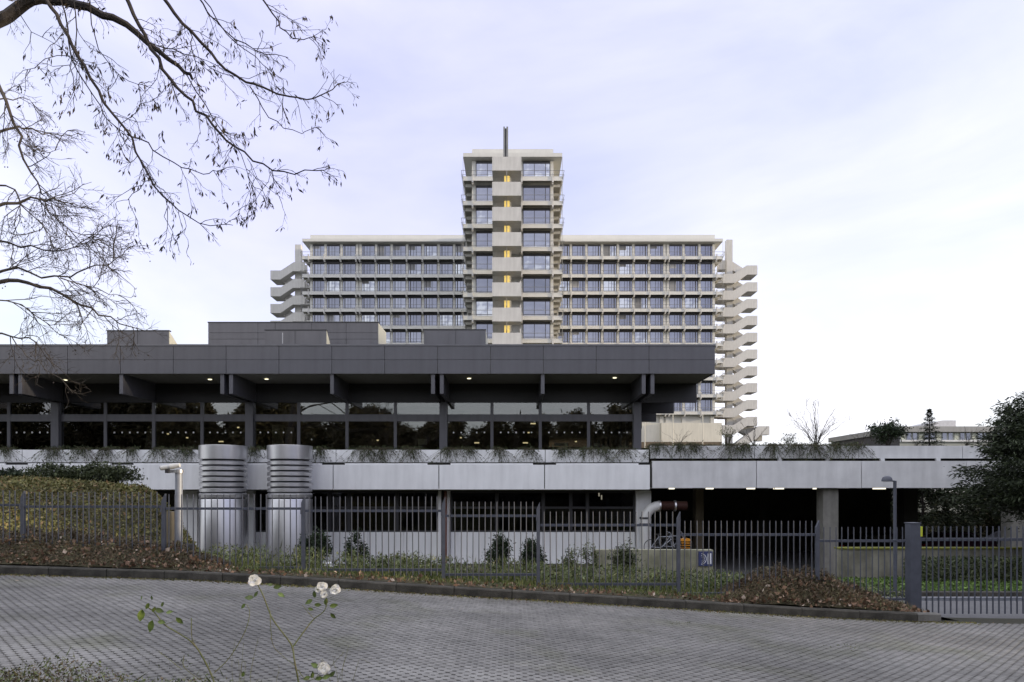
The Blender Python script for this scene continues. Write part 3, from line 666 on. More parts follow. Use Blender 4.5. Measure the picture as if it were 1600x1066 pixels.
# sill wall in panels
edges = [PX(v, WY) for v in (992, 940, 856, 774, 705)]
def wallrun(px_list):
    for a, b in zip(px_list[:-1], px_list[1:]):
        MB().box(PX(a, WY) + .008, WY, zbase, PX(b, WY) - .008, WY + .12, zsill).build('wall_panel', M['white_panel'], pod)
wallrun([704, 776, 848, 920, 992]); wallrun([400, 458, 520, 575, 630, 685]); 
wallrun([200, 240, 287])
for (a, b) in ((992.6, 1015.8), (698.6, 703.6), (685.6, 690), (386, 399.4), (287.5, 312)):
    MB().box(PX(a, WY), WY - .25, zbase, PX(b, WY), WY + .14, -.025).build('pier', M['white_panel'], pod)
tag(MB().tube([P(696, 890, 32.1), P(696, 768, 32.1)], .07, n=8).build('downpipe', M['rustpipe'], pod))
ztr = PZ(793, WY)
for (pa, pb, muls) in ((704, 992, (776, 849, 892, 918)), (400, 685, (455, 515, 545, 620)), (200, 287, (240,))):
    ed = [pa] + list(muls) + [pb]
    for a, b in zip(ed[:-1], ed[1:]):
        xa, xb = PX(a, WY), PX(b, WY)
        fr = MB(); fr.box(xa, WY, zsill + .003, xa + .08, WY + .1, -.03); fr.box(xb - .08, WY, zsill + .003, xb - .003, WY + .1, -.03); fr.box(xa + .082, WY + .002, ztr - .06, xb - .082, WY + .1, ztr + .04); fr.box(xa + .082, WY + .002, -.14, xb - .082, WY + .1, -.03); fr.box(xa + .082, WY + .002, zsill + .003, xb - .082, WY + .1, zsill + .08)
        w = fr.build('window', M['dark_steel'], pod)
        MB().box(xa + .085, WY + .05, zsill + .082, xb - .085, WY + .065, -.142).build('pane', M['glass_low'], w)
MB().box(-34, 38, -4.0, 6.1, 38.2, -.03).build('room_wall', M['interior'], pod)
MB().box(-34, 32.7, -3.6, 6.1, 38, -3.5).build('room_floor', M['interior'], pod)
MB().box(-34, 32.7, -.03, 6.1, 40, .02).build('room_ceiling', M['interior'], pod)
MB().box(6.1, 32.66, -4.0, 6.25, 44, -.03).build('end_wall', M['white_panel'], pod)
for (a, b) in ((940, 777), (936, 772)):
    c = P(a, b, 34); MB().box(c.x - .03, 34, c.z - .12, c.x + .03, 34.03, c.z + .1).build('inner_lamp', M['lamp_on'], pod)

# ------------------------------------------------------------------ concrete parking deck on the right
deck = thing('parking_deck', 'concrete parking deck with planted parapet and dark garage below', 'building', (18, 38, -3.95))
XE = 36
lowc = [6.36] + [PX(v, 31) for v in (1182, 1346, 1510)]; lowc += [lowc[-1] + 4.78 * k for k in (1, 2, 3)]
for a, b in zip(lowc[:-1], lowc[1:]):
    MB().box(a + .018, 31.0, .10, b - .018, 31.18, 1.325).build('lower_parapet_panel', M['concrete'], deck)
upc = [6.33] + [PX(v, 31.28) for v in (1179, 1341.5, 1504)]; upc += [upc[-1] + 4.78 * k for k in (1, 2, 3)]
for a, b in zip(upc[:-1], upc[1:]):
    MB().box(a + .015, 31.28, 1.455, b - .015, 31.42, 2.03).build('upper_parapet_panel', M['concrete'], deck)
for v in (1375, 1462, 1290, 1215):
    MB().box(PX(v, 31.3), 31.22, 1.33, PX(v + 6, 31.3), 31.36, 1.452).build('spacer_block', M['concrete'], deck)
MB().box(6.35, 31.55, 1.30, XE, 31.6, 1.90).build('planter_back', M['black'], deck)
MB().box(6.35, 31.62, 1.3, XE, 33.4, 1.93).build('planter_soil', M['soil'], deck)
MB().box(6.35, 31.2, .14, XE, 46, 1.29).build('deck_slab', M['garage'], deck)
for (a, b, Yc) in ((1286.5, 1310, 31.3), (1413, 1434, 36), (1581, 1606, 31.3), (1187, 1200, 41)):
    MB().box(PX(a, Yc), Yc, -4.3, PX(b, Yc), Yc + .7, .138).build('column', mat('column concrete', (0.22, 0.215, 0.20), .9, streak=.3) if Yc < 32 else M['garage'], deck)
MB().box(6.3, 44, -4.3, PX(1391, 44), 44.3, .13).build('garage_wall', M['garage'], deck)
MB().box(PX(1087, 35), 35, -4.0, PX(1099.5, 35), 35.6, .13).build('inner_wall', mat('tan wall', (0.14, 0.115, 0.08), .9, streak=.3), deck)
MB().box(6.3, 31.4, -4.2, XE, 48, -3.93).build('garage_floor', M['asphalt'], deck)
for (a, b, Yl) in ((1046, 1054, 32), (1104, 1115, 32.4), (1168, 1180, 32), (1210, 1225, 32.5), (1272, 1285.5, 32.2), (1366, 1384, 31.9)):
    MB().box(PX(a, Yl), Yl, PZ(764.6, Yl), PX(b, Yl), Yl + .15, PZ(762.0, Yl)).build('tube_lamp', M['lamp_on'], deck)

# ------------------------------------------------------------------ exhaust pipe, ground things
ex = thing('exhaust_pipe', 'off-white exhaust pipe rising by the white pier and bending into a brown duct', 'pipe', P(1008, 890, 31.6))
Ye = 31.6; rp = .235
pts = [P(1007.5, 890, Ye), P(1007.5, 822, Ye), P(1008, 812, Ye), P(1011, 802, Ye), P(1017, 795, Ye), P(1025, 791.5, Ye), P(1030, 791, Ye)]
MB().tube(pts, rp, n=18).build('pipe', M['pvc'], ex, True)
m = MB(); n_ = 26
for k in range(n_):
    xa = 1031 + k * 1.6; m.tube([P(xa, 790.5, Ye), P(xa + .8, 790.5, Ye), P(xa + 1.6, 790.5, Ye)], .18, .22, n=14)
m.build('flexible_duct', M['duct_brown'], ex, True)
for a in (1029, 1053): MB().tube([P(a, 790.6, Ye), P(a + 2.6, 790.6, Ye)], .26, n=16).build('clamp', M['steel_vent'], ex, True)
for b in (808, 817.6): MB().tube([P(1007.6, b, Ye), P(1007.6, b + 3, Ye)], .25, n=16).build('strap', M['dark_steel'], ex, True)

lw = MB(); yw = 20.0
lw.box(PX(930, yw), yw, PZ(935, yw), PX(1114.5, yw), yw + .3, PZ(859.5, yw)); lwo = lw.build('concrete_wall', M['mosswall'], base=True); tag(lwo, 'short stained concrete wall carrying the navy sign', 'wall')
ys_ = 19.94
sg = thing('canteen_sign', 'square navy sign with white plate arc and cutlery bars on concrete wall', 'sign', P(1102, 884, ys_))
MB().box(PX(1091.5, ys_), ys_, PZ(884.5, ys_), PX(1113.5, ys_), ys_ + .04, PZ(861.8, ys_)).build('board', M['sign_blue'], sg)
for (rr, w_, dash) in ((8.2, .9, False), (5.6, .8, True), (3.2, .6, True)):
    m = MB(); cx0, cy0 = 1095.5, 873.5
    for k in range(14):
        if dash and k % 2: continue
        a0 = R(-88 + 176 / 14 * k); a1 = R(-88 + 176 / 14 * (k + .96))
        q = [(cx0 + (rr + s * w_ / 2) * math.cos(a), cy0 + (rr + s * w_ / 2) * math.sin(a)) for a, s in ((a0, -1), (a1, -1), (a1, 1), (a0, 1))]
        m.add([P(x, y, ys_ - .006) for x, y in q], [(0, 1, 2, 3)])
    m.build('plate_arc', M['sign_white'], sg)
MB().box(PX(1105.6, ys_), ys_ - .006, PZ(881.6, ys_), PX(1107.3, ys_), ys_ - .001, PZ(865.2, ys_)).build('fork_bar', M['sign_white'], sg)
MB().box(PX(1109.2, ys_), ys_ - .006, PZ(881.6, ys_), PX(1111.4, ys_), ys_ - .001, PZ(864.6, ys_)).build('knife_bar', M['sign_white'], sg)

yw = 24.0
lw = thing('garden_wall', 'low grey concrete wall with yellow green moss on its coping', 'wall', P(1365, 905, yw))
MB().box(PX(1311, yw), yw, PZ(925, yw), PX(1640, yw), yw + .3, PZ(858.5, yw)).build('wall_body', mat('grey mossy wall', (0.15, 0.145, 0.11), .95, .3, 1.5, bump=.5, streak=.4, col2=(.30, .29, .24)), lw)
MB().box(PX(1310, yw), yw - .04, PZ(858.4, yw), PX(1642, yw), yw + .34, PZ(855.8, yw)).build('mossy_coping', M['moss'], lw)
tag(MB().box(PX(257, 16), 16, PZ(880, 16), PX(268, 16), 16.4, PZ(800, 16)).build('retaining_wall', mat('brown stained concrete', (0.14, 0.12, 0.085), .9, .2, 2, streak=.4), base=True), 'narrow stained end of a retaining wall below the left bank', 'wall')

# bicycles and orange trolley behind the stained wall
tro = thing('trolley', 'orange slatted trolley standing in the garage mouth behind the sign wall', 'trolley', P(1070, 862, 31.9))
Yt = 30.4
for (a, b, c, d) in ((1061, 842.5, 1079.5, 846), (1062, 848, 1079, 849.5), (1061.5, 852, 1079.5, 853.2), (1062, 856, 1079, 857)):
    MB().box(PX(a, Yt), Yt, PZ(d, Yt), PX(c, Yt), Yt + .5, PZ(b, Yt)).build('slat', M['orange'], tro)
for a in (1063, 1070, 1077): MB().box(PX(a, Yt), Yt + .51, PZ(895, Yt), PX(a + 1.5, Yt), Yt + .56, PZ(842, Yt)).build('upright', M['orange'], tro)
for a in (1063, 1074): MB().tube([P(a, 890, Yt), P(a, 890, Yt + .08)], .12, n=14).build('wheel', M['tyre'], tro, True)
def bicycle(px0, Yb, label, z0):
    b = thing('bicycle', label, 'bicycle', (PX(px0, Yb) + .5, Yb, z0), 'bicycles parked in the garage mouth'); X = PX(px0, Yb)
    for k, x in enumerate((X, X + 1.02)):
        c = Vector((x, Yb, z0 + .34)); w = MB(); w.tube([c + Vector((.33 * math.cos(q * math.pi / 12), 0, .33 * math.sin(q * math.pi / 12))) for q in range(25)], .018, n=5)
        wo = w.build('wheel', M['tyre'], b, True); s = MB()
        for q in range(10): s.tube([c, c + Vector((.32 * math.cos(q * math.pi / 5), 0, .32 * math.sin(q * math.pi / 5)))], .003, n=3)
        s.build('spoke', M['galv'], wo)
    v = lambda x, z: Vector((X + x, Yb, z0 + z)); f = MB()
    for a, c in (((0, .34), (.40, .30)), ((0, .34), (.32, .78)), ((.40, .30), (.30, .86)), ((.32, .78), (.86, .80)), ((.40, .30), (.88, .68)), ((.84, .95), (1.02, .34))): f.tube([v(*a), v(*c)], .02, n=6)
    f.build('frame', M['galv'], b); MB().box(X + .2, Yb - .07, z0 + .87, X + .44, Yb + .07, z0 + .92).build('saddle', M['black_pl'], b)
    MB().tube([v(.84, .95) + Vector((-.1, -.28, .05)), v(.84, .95), v(.84, .95) + Vector((-.1, .28, .05))], .015, n=6).build('handlebar', M['galv'], b)
bicycle(1018, 30.2, 'grey bicycle beside the white pier behind the stained wall', -3.6 + .75)
bicycle(1036, 30.7, 'grey bicycle nearer the orange trolley', -3.6 + .75)

# cars behind the deck
def car(px, Yc, col, label, z0=-3.93, rot=0.0):
    X = PX(px, Yc); c = thing('parked_car', label, 'car', (X, Yc, z0), 'cars parked beyond the garden wall')
    paint = mat('car paint', col, 0.25, 0.02, metal=.3, spec=.8)
    prof = [(-2.15, .30), (-2.2, .62), (-2.05, .85), (-1.55, .95), (-.75, 1.38), (.75, 1.42), (1.55, 1.02), (2.1, .92), (2.2, .55), (2.15, .28)]
    b = MB(); 
    lay = [(-.86, .92, 0.0), (-.80, .97, .015), (0, 1.0, .04), (.80, .97, .015), (.86, .92, 0.0)]
    n = len(prof); vv = []
    for (w, s, d) in lay:
        for (x, z) in prof: vv.append((X + x * (s * .5 + .5), Yc + w * (1 if z < 1.0 else .82), z0 + z + (d if z > 1.2 else 0)))
    fs = [tuple(range(n)), tuple(range(4 * n, 5 * n))[::-1]]
    for i in range(4):
        for k in range(n): k2 = (k + 1) % n; fs.append((i * n + k, (i + 1) * n + k, (i + 1) * n + k2, i * n + k2))
    b.add(vv, fs); b.build('body', paint, c, False)
    for s in (-1, 1):
        w = MB(); yy = Yc + s * .80
        w.add([(X - 1.3, yy, z0 + .97), (X - .72, yy * 1 - s * .06, z0 + 1.31), (X - .05, yy - s * .06, z0 + 1.34), (X - .05, yy, z0 + .97)], [(0, 1, 2, 3) if s < 0 else (3, 2, 1, 0)])
        w.add([(X + .05, yy, z0 + .97), (X + .05, yy - s * .06, z0 + 1.34), (X + .72, yy - s * .06, z0 + 1.34), (X + 1.4, yy, z0 + 1.02)], [(0, 1, 2, 3) if s < 0 else (3, 2, 1, 0)])
        w.v = [(a, b_ + s * .02, c_) for a, b_, c_ in w.v]; w.build('side_window', M['carglass'], c)
        for x in (-1.35, 1.35):
            t = MB().tube([(X + x, Yc + s * .70, z0 + .32), (X + x, Yc + s * .90, z0 + .32)], .32, n=20).build('wheel', M['tyre'], c, False)
            MB().tube([(X + x, Yc + s * .905, z0 + .32), (X + x, Yc + s * .915, z0 + .32)], .2, n=14).build('rim', M['galv'], t)
        MB().box(X - 2.19, Yc + s * .5, z0 + .62, X - 2.1, Yc + s * .8, z0 + .78).build('tail_light', M['ltn'], c)
        MB().box(X + 2.08, Yc + s * .5, z0 + .62, X + 2.2, Yc + s * .8, z0 + .76).build('headlight', M['white_dot'], c)
    return c
car(1488, 41, (0.10, 0.04, 0.08), 'maroon parked car seen above the garden wall')
car(1590, 42, (0.35, 0.35, 0.37), 'silver parked car at the right edge beyond the gate')
car(1365, 40, (0.02, 0.022, 0.025), 'black parked car in the shade right of the front column')

# ------------------------------------------------------------------ ventilation stacks
def vent(xc, wpx, label):
    Yv = 30.0; rr = wpx / 2 / F * Yv * .998; X = PX(xc, Yv)
    t = thing('ventilation_stack', label, 'vent', (X, Yv, PZ(893, Yv)), 'ventilation stacks')
    z = lambda y: PZ(y, Yv - rr if False else Yv)
    MB().lathe([(rr, z(893)), (rr, z(781)), (rr * .985, z(779.6))], X, Yv, 64).build('shaft', M['steel_vent'], t, True)
    MB().lathe([(rr * .84, z(779)), (rr * .84, z(718))], X, Yv, 48).build('inner_tube', M['vent_gap'], t, True)
    MB().lathe([(rr * .99, z(777.6)), (rr, z(772.5)), (rr * .92, z(770))], X, Yv, 64).build('collar', M['steel_vent'], t, True)
    for k in range(6):
        y = 768.6 - k * 8.35
        if y < 722: break
        MB().lathe([(rr * .82, z(y + .2)), (rr * .985, z(y)), (rr * .985, z(y - 4.6)), (rr * .93, z(y - 6.2)), (rr * .82, z(y - 6.3))], X, Yv, 64).build('louvre_ring', M['steel_vent'], t, False)
    cap = MB(); cap.lathe([(rr * .97, z(718.5)), (rr, z(718.2)), (rr, z(697.5)), (rr * .985, z(697)), (rr * .96, z(697)), (rr * .95, z(700)), (.01, z(700))], X, Yv, 64); cap.build('cap_ring', M['steel_vent'], t, True)
    MB().lathe([(rr * 1.12, z(893)), (rr * 1.12, z(889.5))], X, Yv, 48).build('footing', M['concrete'], t)
    return t
vent(349, 71, 'large ribbed metal ventilation stack nearest the camera pole')
vent(453, 68.5, 'slightly narrower ribbed metal ventilation stack beside the dark laurel shrub')

# ------------------------------------------------------------------ fence, gate
FYY = 12.5
fence = thing('fence', 'blue-grey steel bar fence stepping down the slope behind the kerb', 'fence', (0, FYY, -1.9))
picket = MB().tube([(0, 0, -1.0), (0, 0, 0.455), (0, 0, .47)], .0115, .0105, 6).mesh('picket', M['fence'], smooth=True)
# (x0, x1, rail y top, rail y bottom, tip y, first post y)
panels = [(-184, 36, 789, 881, 766.5), (36, 256, 791.5, 883.5, 769), (256, 474, 794.5, 887, 772.5), (474, 693, 798, 890.2, 776), (693, 841, 805.8, 897.6, 784), (841, 1060, 820.4, 912.6, 799.5), (1060, 1277, 835.3, 927.2, 813.8), (1277, 1418, 845, 936, 823.5)]
for (x0, x1, yr, yb, yt) in panels:
    a, b = PX(x0, FYY) + .04, PX(x1, FYY) - .04
    for y in (yr, yb):
        z = PZ(y, FYY); MB().box(a, FYY - .018, z - .026, b, FYY + .018, z + .018).build('rail', M['fence'], fence)
    n = int(round((x1 - x0) / 9.45)) - 1; zt_ = PZ(yt, FYY); zb_ = PZ(yb + 9, FYY); H_ = zt_ - zb_
    pk = MB().tube([(0, 0, 0), (0, 0, H_ - .02), (0, 0, H_)], .0105, .0085, 6).mesh('picket', M['fence'], smooth=True)
    for k in range(n):
        x = PX(x0 + (x1 - x0) * (k + 1) / (n + 1), FYY)
        link('picket', pk, (x + random.uniform(-.003, .003), FYY - .031, zb_), fence, (random.uniform(-.006, .006), random.uniform(-.006, .006), 0))
for (x, yt, yb) in ((36, 767, 905), (256, 771.5, 915), (474, 774.5, 925), (693, 777, 930), (841, 784.5, 940), (1060, 799.5, 952), (1277, 813, 962)):
    X = PX(x, FYY); w = .031; z1 = PZ(yt, FYY); z0 = PZ(yb, FYY)
    m = MB(); m.add([(X - w, FYY - w, z0), (X + w, FYY - w, z0), (X + w, FYY + w, z0), (X - w, FYY + w, z0), (X - w, FYY - w, z1 - .13), (X + w, FYY - w, z1), (X + w, FYY + w, z1), (X - w, FYY + w, z1 - .13)], BOXF)
    po = m.build('post', M['fence'], fence)
    MB().box(X - w - .01, FYY - w - .02, z1 - .34, X - w + .01, FYY - w - .002, z1 - .24).build('clamp', M['fence'], po)
gpo = thing('gate_post', 'thick square blue-grey gate post at the kerb end', 'post', P(1425.5, 950, FYY))
MB().box(PX(1418, FYY), FYY - .1, PZ(950, FYY), PX(1433, FYY), FYY + .08, PZ(818, FYY)).build('shaft', M['fence'], gpo)
MB().box(PX(1417, FYY), FYY - .11, PZ(818, FYY), PX(1434, FYY), FYY + .09, PZ(816.6, FYY)).build('cap', M['fence'], gpo)
MB().box(PX(1434.5, FYY), FYY - .06, PZ(838, FYY), PX(1438.5, FYY), FYY + .06, PZ(822.5, FYY)).build('marker', M['yellow'], gpo)
gate = thing('sliding_gate', 'blue-grey barred sliding gate across the driveway', 'gate', P(1520, 960, FYY))
GYY = 12.45
for (y0, y1) in ((841, 845.5), (934, 939)): MB().box(PX(1437, GYY), GYY, PZ(y1, GYY), PX(1760, GYY), GYY + .05, PZ(y0, GYY)).build('rail', M['galv'] if y0 == 934 else M['fence'], gate)
MB().box(PX(1436, GYY), GYY - .01, PZ(952, GYY), PX(1439.5, GYY), GYY + .06, PZ(838.5, GYY)).build('end_stile', M['fence'], gate)
pk = MB().tube([(0, 0, 0), (0, 0, PZ(822.5, GYY) - PZ(959, GYY))], .0135, .012, 6).mesh('picket', M['fence'], smooth=True)
for k in range(33): link('picket', pk, (PX(1447 + k * 9.42, GYY), GYY - .014, PZ(959, GYY)), gate)

# ------------------------------------------------------------------ lamp post, camera pole, small box, slabs
lp = thing('street_lamp', 'grey street lamp with small dome head behind the fence', 'street lamp', P(1398, 935, 16))
YL = 16.0; X = PX(1398.3, YL)
MB().tube([(X, YL, PZ(950, YL)), (X, YL, PZ(751.5, YL))], .036, n=12).build('pole', M['fence'], lp, True)
MB().tube([P(1398.4, 752, YL), P(1391, 751.6, YL)], .018, n=6).build('arm', M['fence'], lp)
c = P(1386, 752.2, YL); rr = .118
MB().lathe([(rr, c.z), (rr * .97, c.z + .045), (rr * .8, c.z + .09), (rr * .5, c.z + .118), (.01, c.z + .128)], c.x, c.y, 24).build('lamp_shade', M['fence'], lp, True)
MB().lathe([(rr * .8, c.z - .006), (rr * .85, c.z - .001)], c.x, c.y, 20).build('lens', M['pvc'], lp)
YQ = 13.4; X = PX(279.5, YQ)
cp = thing('camera_pole', 'galvanised pole carrying a white security camera before the vent stacks', 'camera pole', (X, YQ, PZ(872, YQ)))
MB().tube([(X, YQ, PZ(900, YQ)), (X, YQ, PZ(738, YQ))], .070, n=20).build('pole', M['galv'], cp, True)
MB().tube([(X, YQ, PZ(869, YQ)), (X, YQ, PZ(864, YQ))], .078, n=20).build('base_collar', M['steel_vent'], cp, True)
MB().tube([(X, YQ, PZ(739, YQ)), (X, YQ, PZ(734, YQ))], .092, n=20).build('top_plate', M['steel_vent'], cp, True)
m = MB(); m.box(PX(263, YQ), YQ - .06, PZ(739, YQ), PX(283, YQ), YQ + .05, PZ(734.5, YQ)); m.build('bracket', M['steel_vent'], cp)
a, b = P(252, 731.5, YQ - .08), P(281, 727, YQ - .08)
cm = MB(); d = (b - a).normalized(); cm.tube([a, a + d * .19], .047, .05, n=16); cm.tube([a + d * .19, b], .058, .042, n=12); cm.build('camera_housing', M['pvc'], cp, True)
MB().tube([a - d * .012, a - d * .002], .040, n=14).build('lens', M['black_pl'], cp)
MB().box(PX(262, YQ), YQ - .11, PZ(739.5, YQ), PX(267, YQ), YQ - .03, PZ(733, YQ)).build('swivel', M['dark_steel'], cp)
c = P(293, 872, 14.5)
bxo = thing('ground_floodlight', 'small black floodlight box standing beside the camera pole', 'floodlight', c)
m = MB(); m.add([(c.x - .10, 14.5, c.z), (c.x + .10, 14.5, c.z), (c.x + .10, 14.66, c.z), (c.x - .10, 14.66, c.z), (c.x - .085, 14.54, c.z + .29), (c.x + .085, 14.54, c.z + .29), (c.x + .085, 14.64, c.z + .29), (c.x - .085, 14.64, c.z + .29)], BOXF); m.build('housing', M['black_pl'], bxo)
MB().box(c.x - .07, 14.49, c.z + .05, c.x + .07, 14.498 + .02, c.z + .2).build('front_glass', M['carglass'], bxo)
for (a, b, y0, y1, Yd, lb) in ((487, 521, 886, 894, 24.0, 'flat pale stone slab lying behind the fence between two dark shrubs'), (497, 516, 881, 885, 25.0, 'second smaller pale stone slab stacked behind the flat one')):
    tag(MB().box(PX(a, Yd), Yd, PZ(y1, Yd) - .1, PX(b, Yd), Yd + .6, PZ(y0, Yd)).build('stone_slab', M['concrete'], base=True), lb, 'stone slab')
YQ = 30.9
for (a, b, lb) in ((430, 'x', ''),): pass

# ------------------------------------------------------------------ distant building on the right
db = thing('far_office', 'low flat-roofed office building far behind the right deck', 'building', P(1480, 700, 90))
Yd = 90.0; xa, xb = PX(1406, Yd), PX(1720, Yd)
MB().box(xa, Yd, PZ(700, Yd), xb, Yd + 19, PZ(675.5, Yd) - .01).build('wall', mat('far wall', (0.30, 0.31, 0.29), .8, .2, .4), db)
MB().box(xa - .4, Yd - .6, PZ(675.5, Yd), xb, Yd + 19.5, PZ(667, Yd)).build('roof_fascia', mat('far fascia', (0.30, 0.30, 0.30), .8, .05, .3, streak=.2), db)
MB().box(xa - .01, Yd - .3, PZ(690.5, Yd), xb, Yd - .01, PZ(687.8, Yd)).build('sill_band', M['concrete'], db)
for k in range(34):
    x0 = xa + .15 + k * .78
    w = MB().box(x0, Yd - .06, PZ(687.6, Yd), x0 + .52, Yd - .01, PZ(677, Yd)).build('window', M['tglass'] if k % 3 else mat('blind', (0.45, 0.48, 0.42), .7), db)
m = MB(); z0, z1 = PZ(667, Yd) + .01, PZ(654.5, Yd)
m.prism([(PX(1463, Yd), z0), (PX(1509, Yd), z0), (PX(1509, Yd), z1), (PX(1488, Yd), z1), (PX(1463, Yd), z1 - .5)], Yd + 2, Yd + 8, lambda u, w, t: (u, t, w)); m.build('roof_house', mat('far roof', (0.5, 0.5, 0.52), .8), db)
m = MB(); m.prism([(Yd - .0, PZ(700, Yd)), (Yd, PZ(676, Yd)), (Yd + 19, PZ(676, Yd)), (Yd + 19, PZ(700, Yd))], xa - .1, xa - .02, lambda u, w, t: (t, u, w)); m.build('side_wall', M['wframe'], db)

exec_plants = True
# ------------------------------------------------------------------ vegetation builders
def clump_pts(c, rad, n, clumps, tight=.28, shell=.55):
    d = rng.normal(size=(clumps, 3)); d /= np.linalg.norm(d, axis=1)[:, None]
    rr = shell + (1 - shell) * rng.random((clumps, 1)); cs = d * rr * np.array(rad) * .85
    idx = rng.integers(0, clumps, n); p = cs[idx] + rng.normal(size=(n, 3)) * np.array(rad) * tight
    return p + np.array(c)
def shrub(name, label, cat, base, w, h, material, n=900, leaf=.06, clumps=30, stems=7, group=None, d=None, asp=.45, tight=.2, cone=0.0, bark='bark2', shell=.45):
    base = Vector(base); t = thing(name, label, cat, base, group); d = d or w
    c = base + Vector((0, 0, h * .56)); p = clump_pts(c, (w / 2, d / 2, h * .46), n, clumps, tight, shell)
    if cone: k = np.clip((p[:, 2] - base.z) / h, 0, 1)[:, None]; p[:, :2] = np.array(base.xy) + (p[:, :2] - np.array(base.xy)) * (1.15 - cone * k)
    p[:, 2] = np.maximum(p[:, 2], base.z + .02)
    v, f = leaves(p, leaf, asp, .25); o = np_obj('foliage', v, f, material, t); o['kind'] = 'stuff'
    m = MB()
    for k in range(stems):
        q = 2 * math.pi * k / stems + random.random(); e = base + Vector((math.cos(q) * w * .33, math.sin(q) * d * .33, h * random.uniform(.6, .9)))
        mid_ = base.lerp(e, .45) + Vector((random.uniform(-.05, .05) * w, 0, h * .08)); m.tube([base + Vector((0, 0, -.1)), mid_, e], .02 * h ** .5, .005, 5)
    m.build('stem', M[bark], t); return t

def twigs(mbs, pts, r, gen, length, dens, spread=1.0, droop=.15, seg=4, ends=None, rnd=random, rmin=.0020):
    """grow side twigs on a polyline; mbs[gen] collects tubes"""
    tot = sum((b - a).length for a, b in zip(pts[:-1], pts[1:])); n = max(1, int(tot * dens)); m = len(pts) - 1
    for k in range(n):
        t = rnd.uniform(.12, 1.0) * m; i = min(int(t), m - 1); p = pts[i].lerp(pts[i + 1], t - i); d = (pts[i + 1] - pts[i]).normalized()
        ax = Vector((rnd.gauss(0, .35), 1 + rnd.gauss(0, .3), rnd.gauss(0, .35))).normalized(); an = rnd.choice((-1, 1)) * rnd.uniform(.45, 1.1) * spread
        dd = Matrix.Rotation(an, 3, ax) @ d; dd = (dd + Vector((0, rnd.gauss(0, .3), -droop * .5))).normalized()
        ln = length * rnd.uniform(.4, 1.15) * (1.05 - .45 * t / m); q = [p]; cur = dd
        for s in range(seg):
            cur = (cur + Vector((rnd.gauss(0, .20), rnd.gauss(0, .18), rnd.gauss(0, .2) - droop * .3))).normalized(); q.append(q[-1] + cur * ln / seg)
        rad = max(r * .8, rmin)
        mbs.tube(q, rad, rad * .45, 3 if gen < 2 else 4, False)
        if gen > 0: twigs(mbs, q, rad * .7, gen - 1, length * .48, dens * 1.75, spread, droop, 3, ends, rnd, rmin)
        if ends is not None and gen < 2: ends.append((q[-1], cur)); 
        if ends is not None and gen == 0 and rnd.random() < .4: ends.append((q[1], cur))

def smooth(pts, it=2):
    for _ in range(it):
        q = [pts[0]]
        for a, b in zip(pts[:-1], pts[1:]): q += [a.lerp(b, .25), a.lerp(b, .75)]
        q.append(pts[-1]); pts = q
    return pts
def conv(lst, sc, ox, oy, Y, dy=0.0):
    n = len(lst); out_ = []
    for i, (x, y) in enumerate(lst): out_.append(P(ox + x * sc, oy + y * sc, Y + dy * i / max(1, n - 1)))
    return smooth(out_, 1)

# ---- foreground tree hanging in from the top left
def wob(pts, a):
    return [pts[0]] + [p + Vector((random.gauss(0, a), random.gauss(0, a), random.gauss(0, a))) for p in pts[1:-1]] + [pts[-1]]
s1_ = .3753
t1 = thing('lime_tree', 'bare lime tree with dry seed wings reaching in from the top left', 'tree', (-9.3, 7.4, float(g(-9.3))))
YT = 7.0
hub = P(-260, 90, YT + .4)
limbs = MB(); limbs.tube(smooth([Vector((-9.3, 7.4, -1.6)), Vector((-9.2, 7.4, .5)), Vector((-8.8, 7.4, 2.4)), hub]), .26, .15, 12)
limbs.build('trunk', M['bark'], t1, True)
limbA = [(-693, 240), (-300, 190), (0, 95), (50, 42), (120, 8), (200, 2), (280, 15), (400, 50), (500, 92), (600, 155), (680, 225), (750, 290), (800, 330)]
up = [(-693, 240), (-500, -120), (-150, -420), (300, -520), (650, -420)]
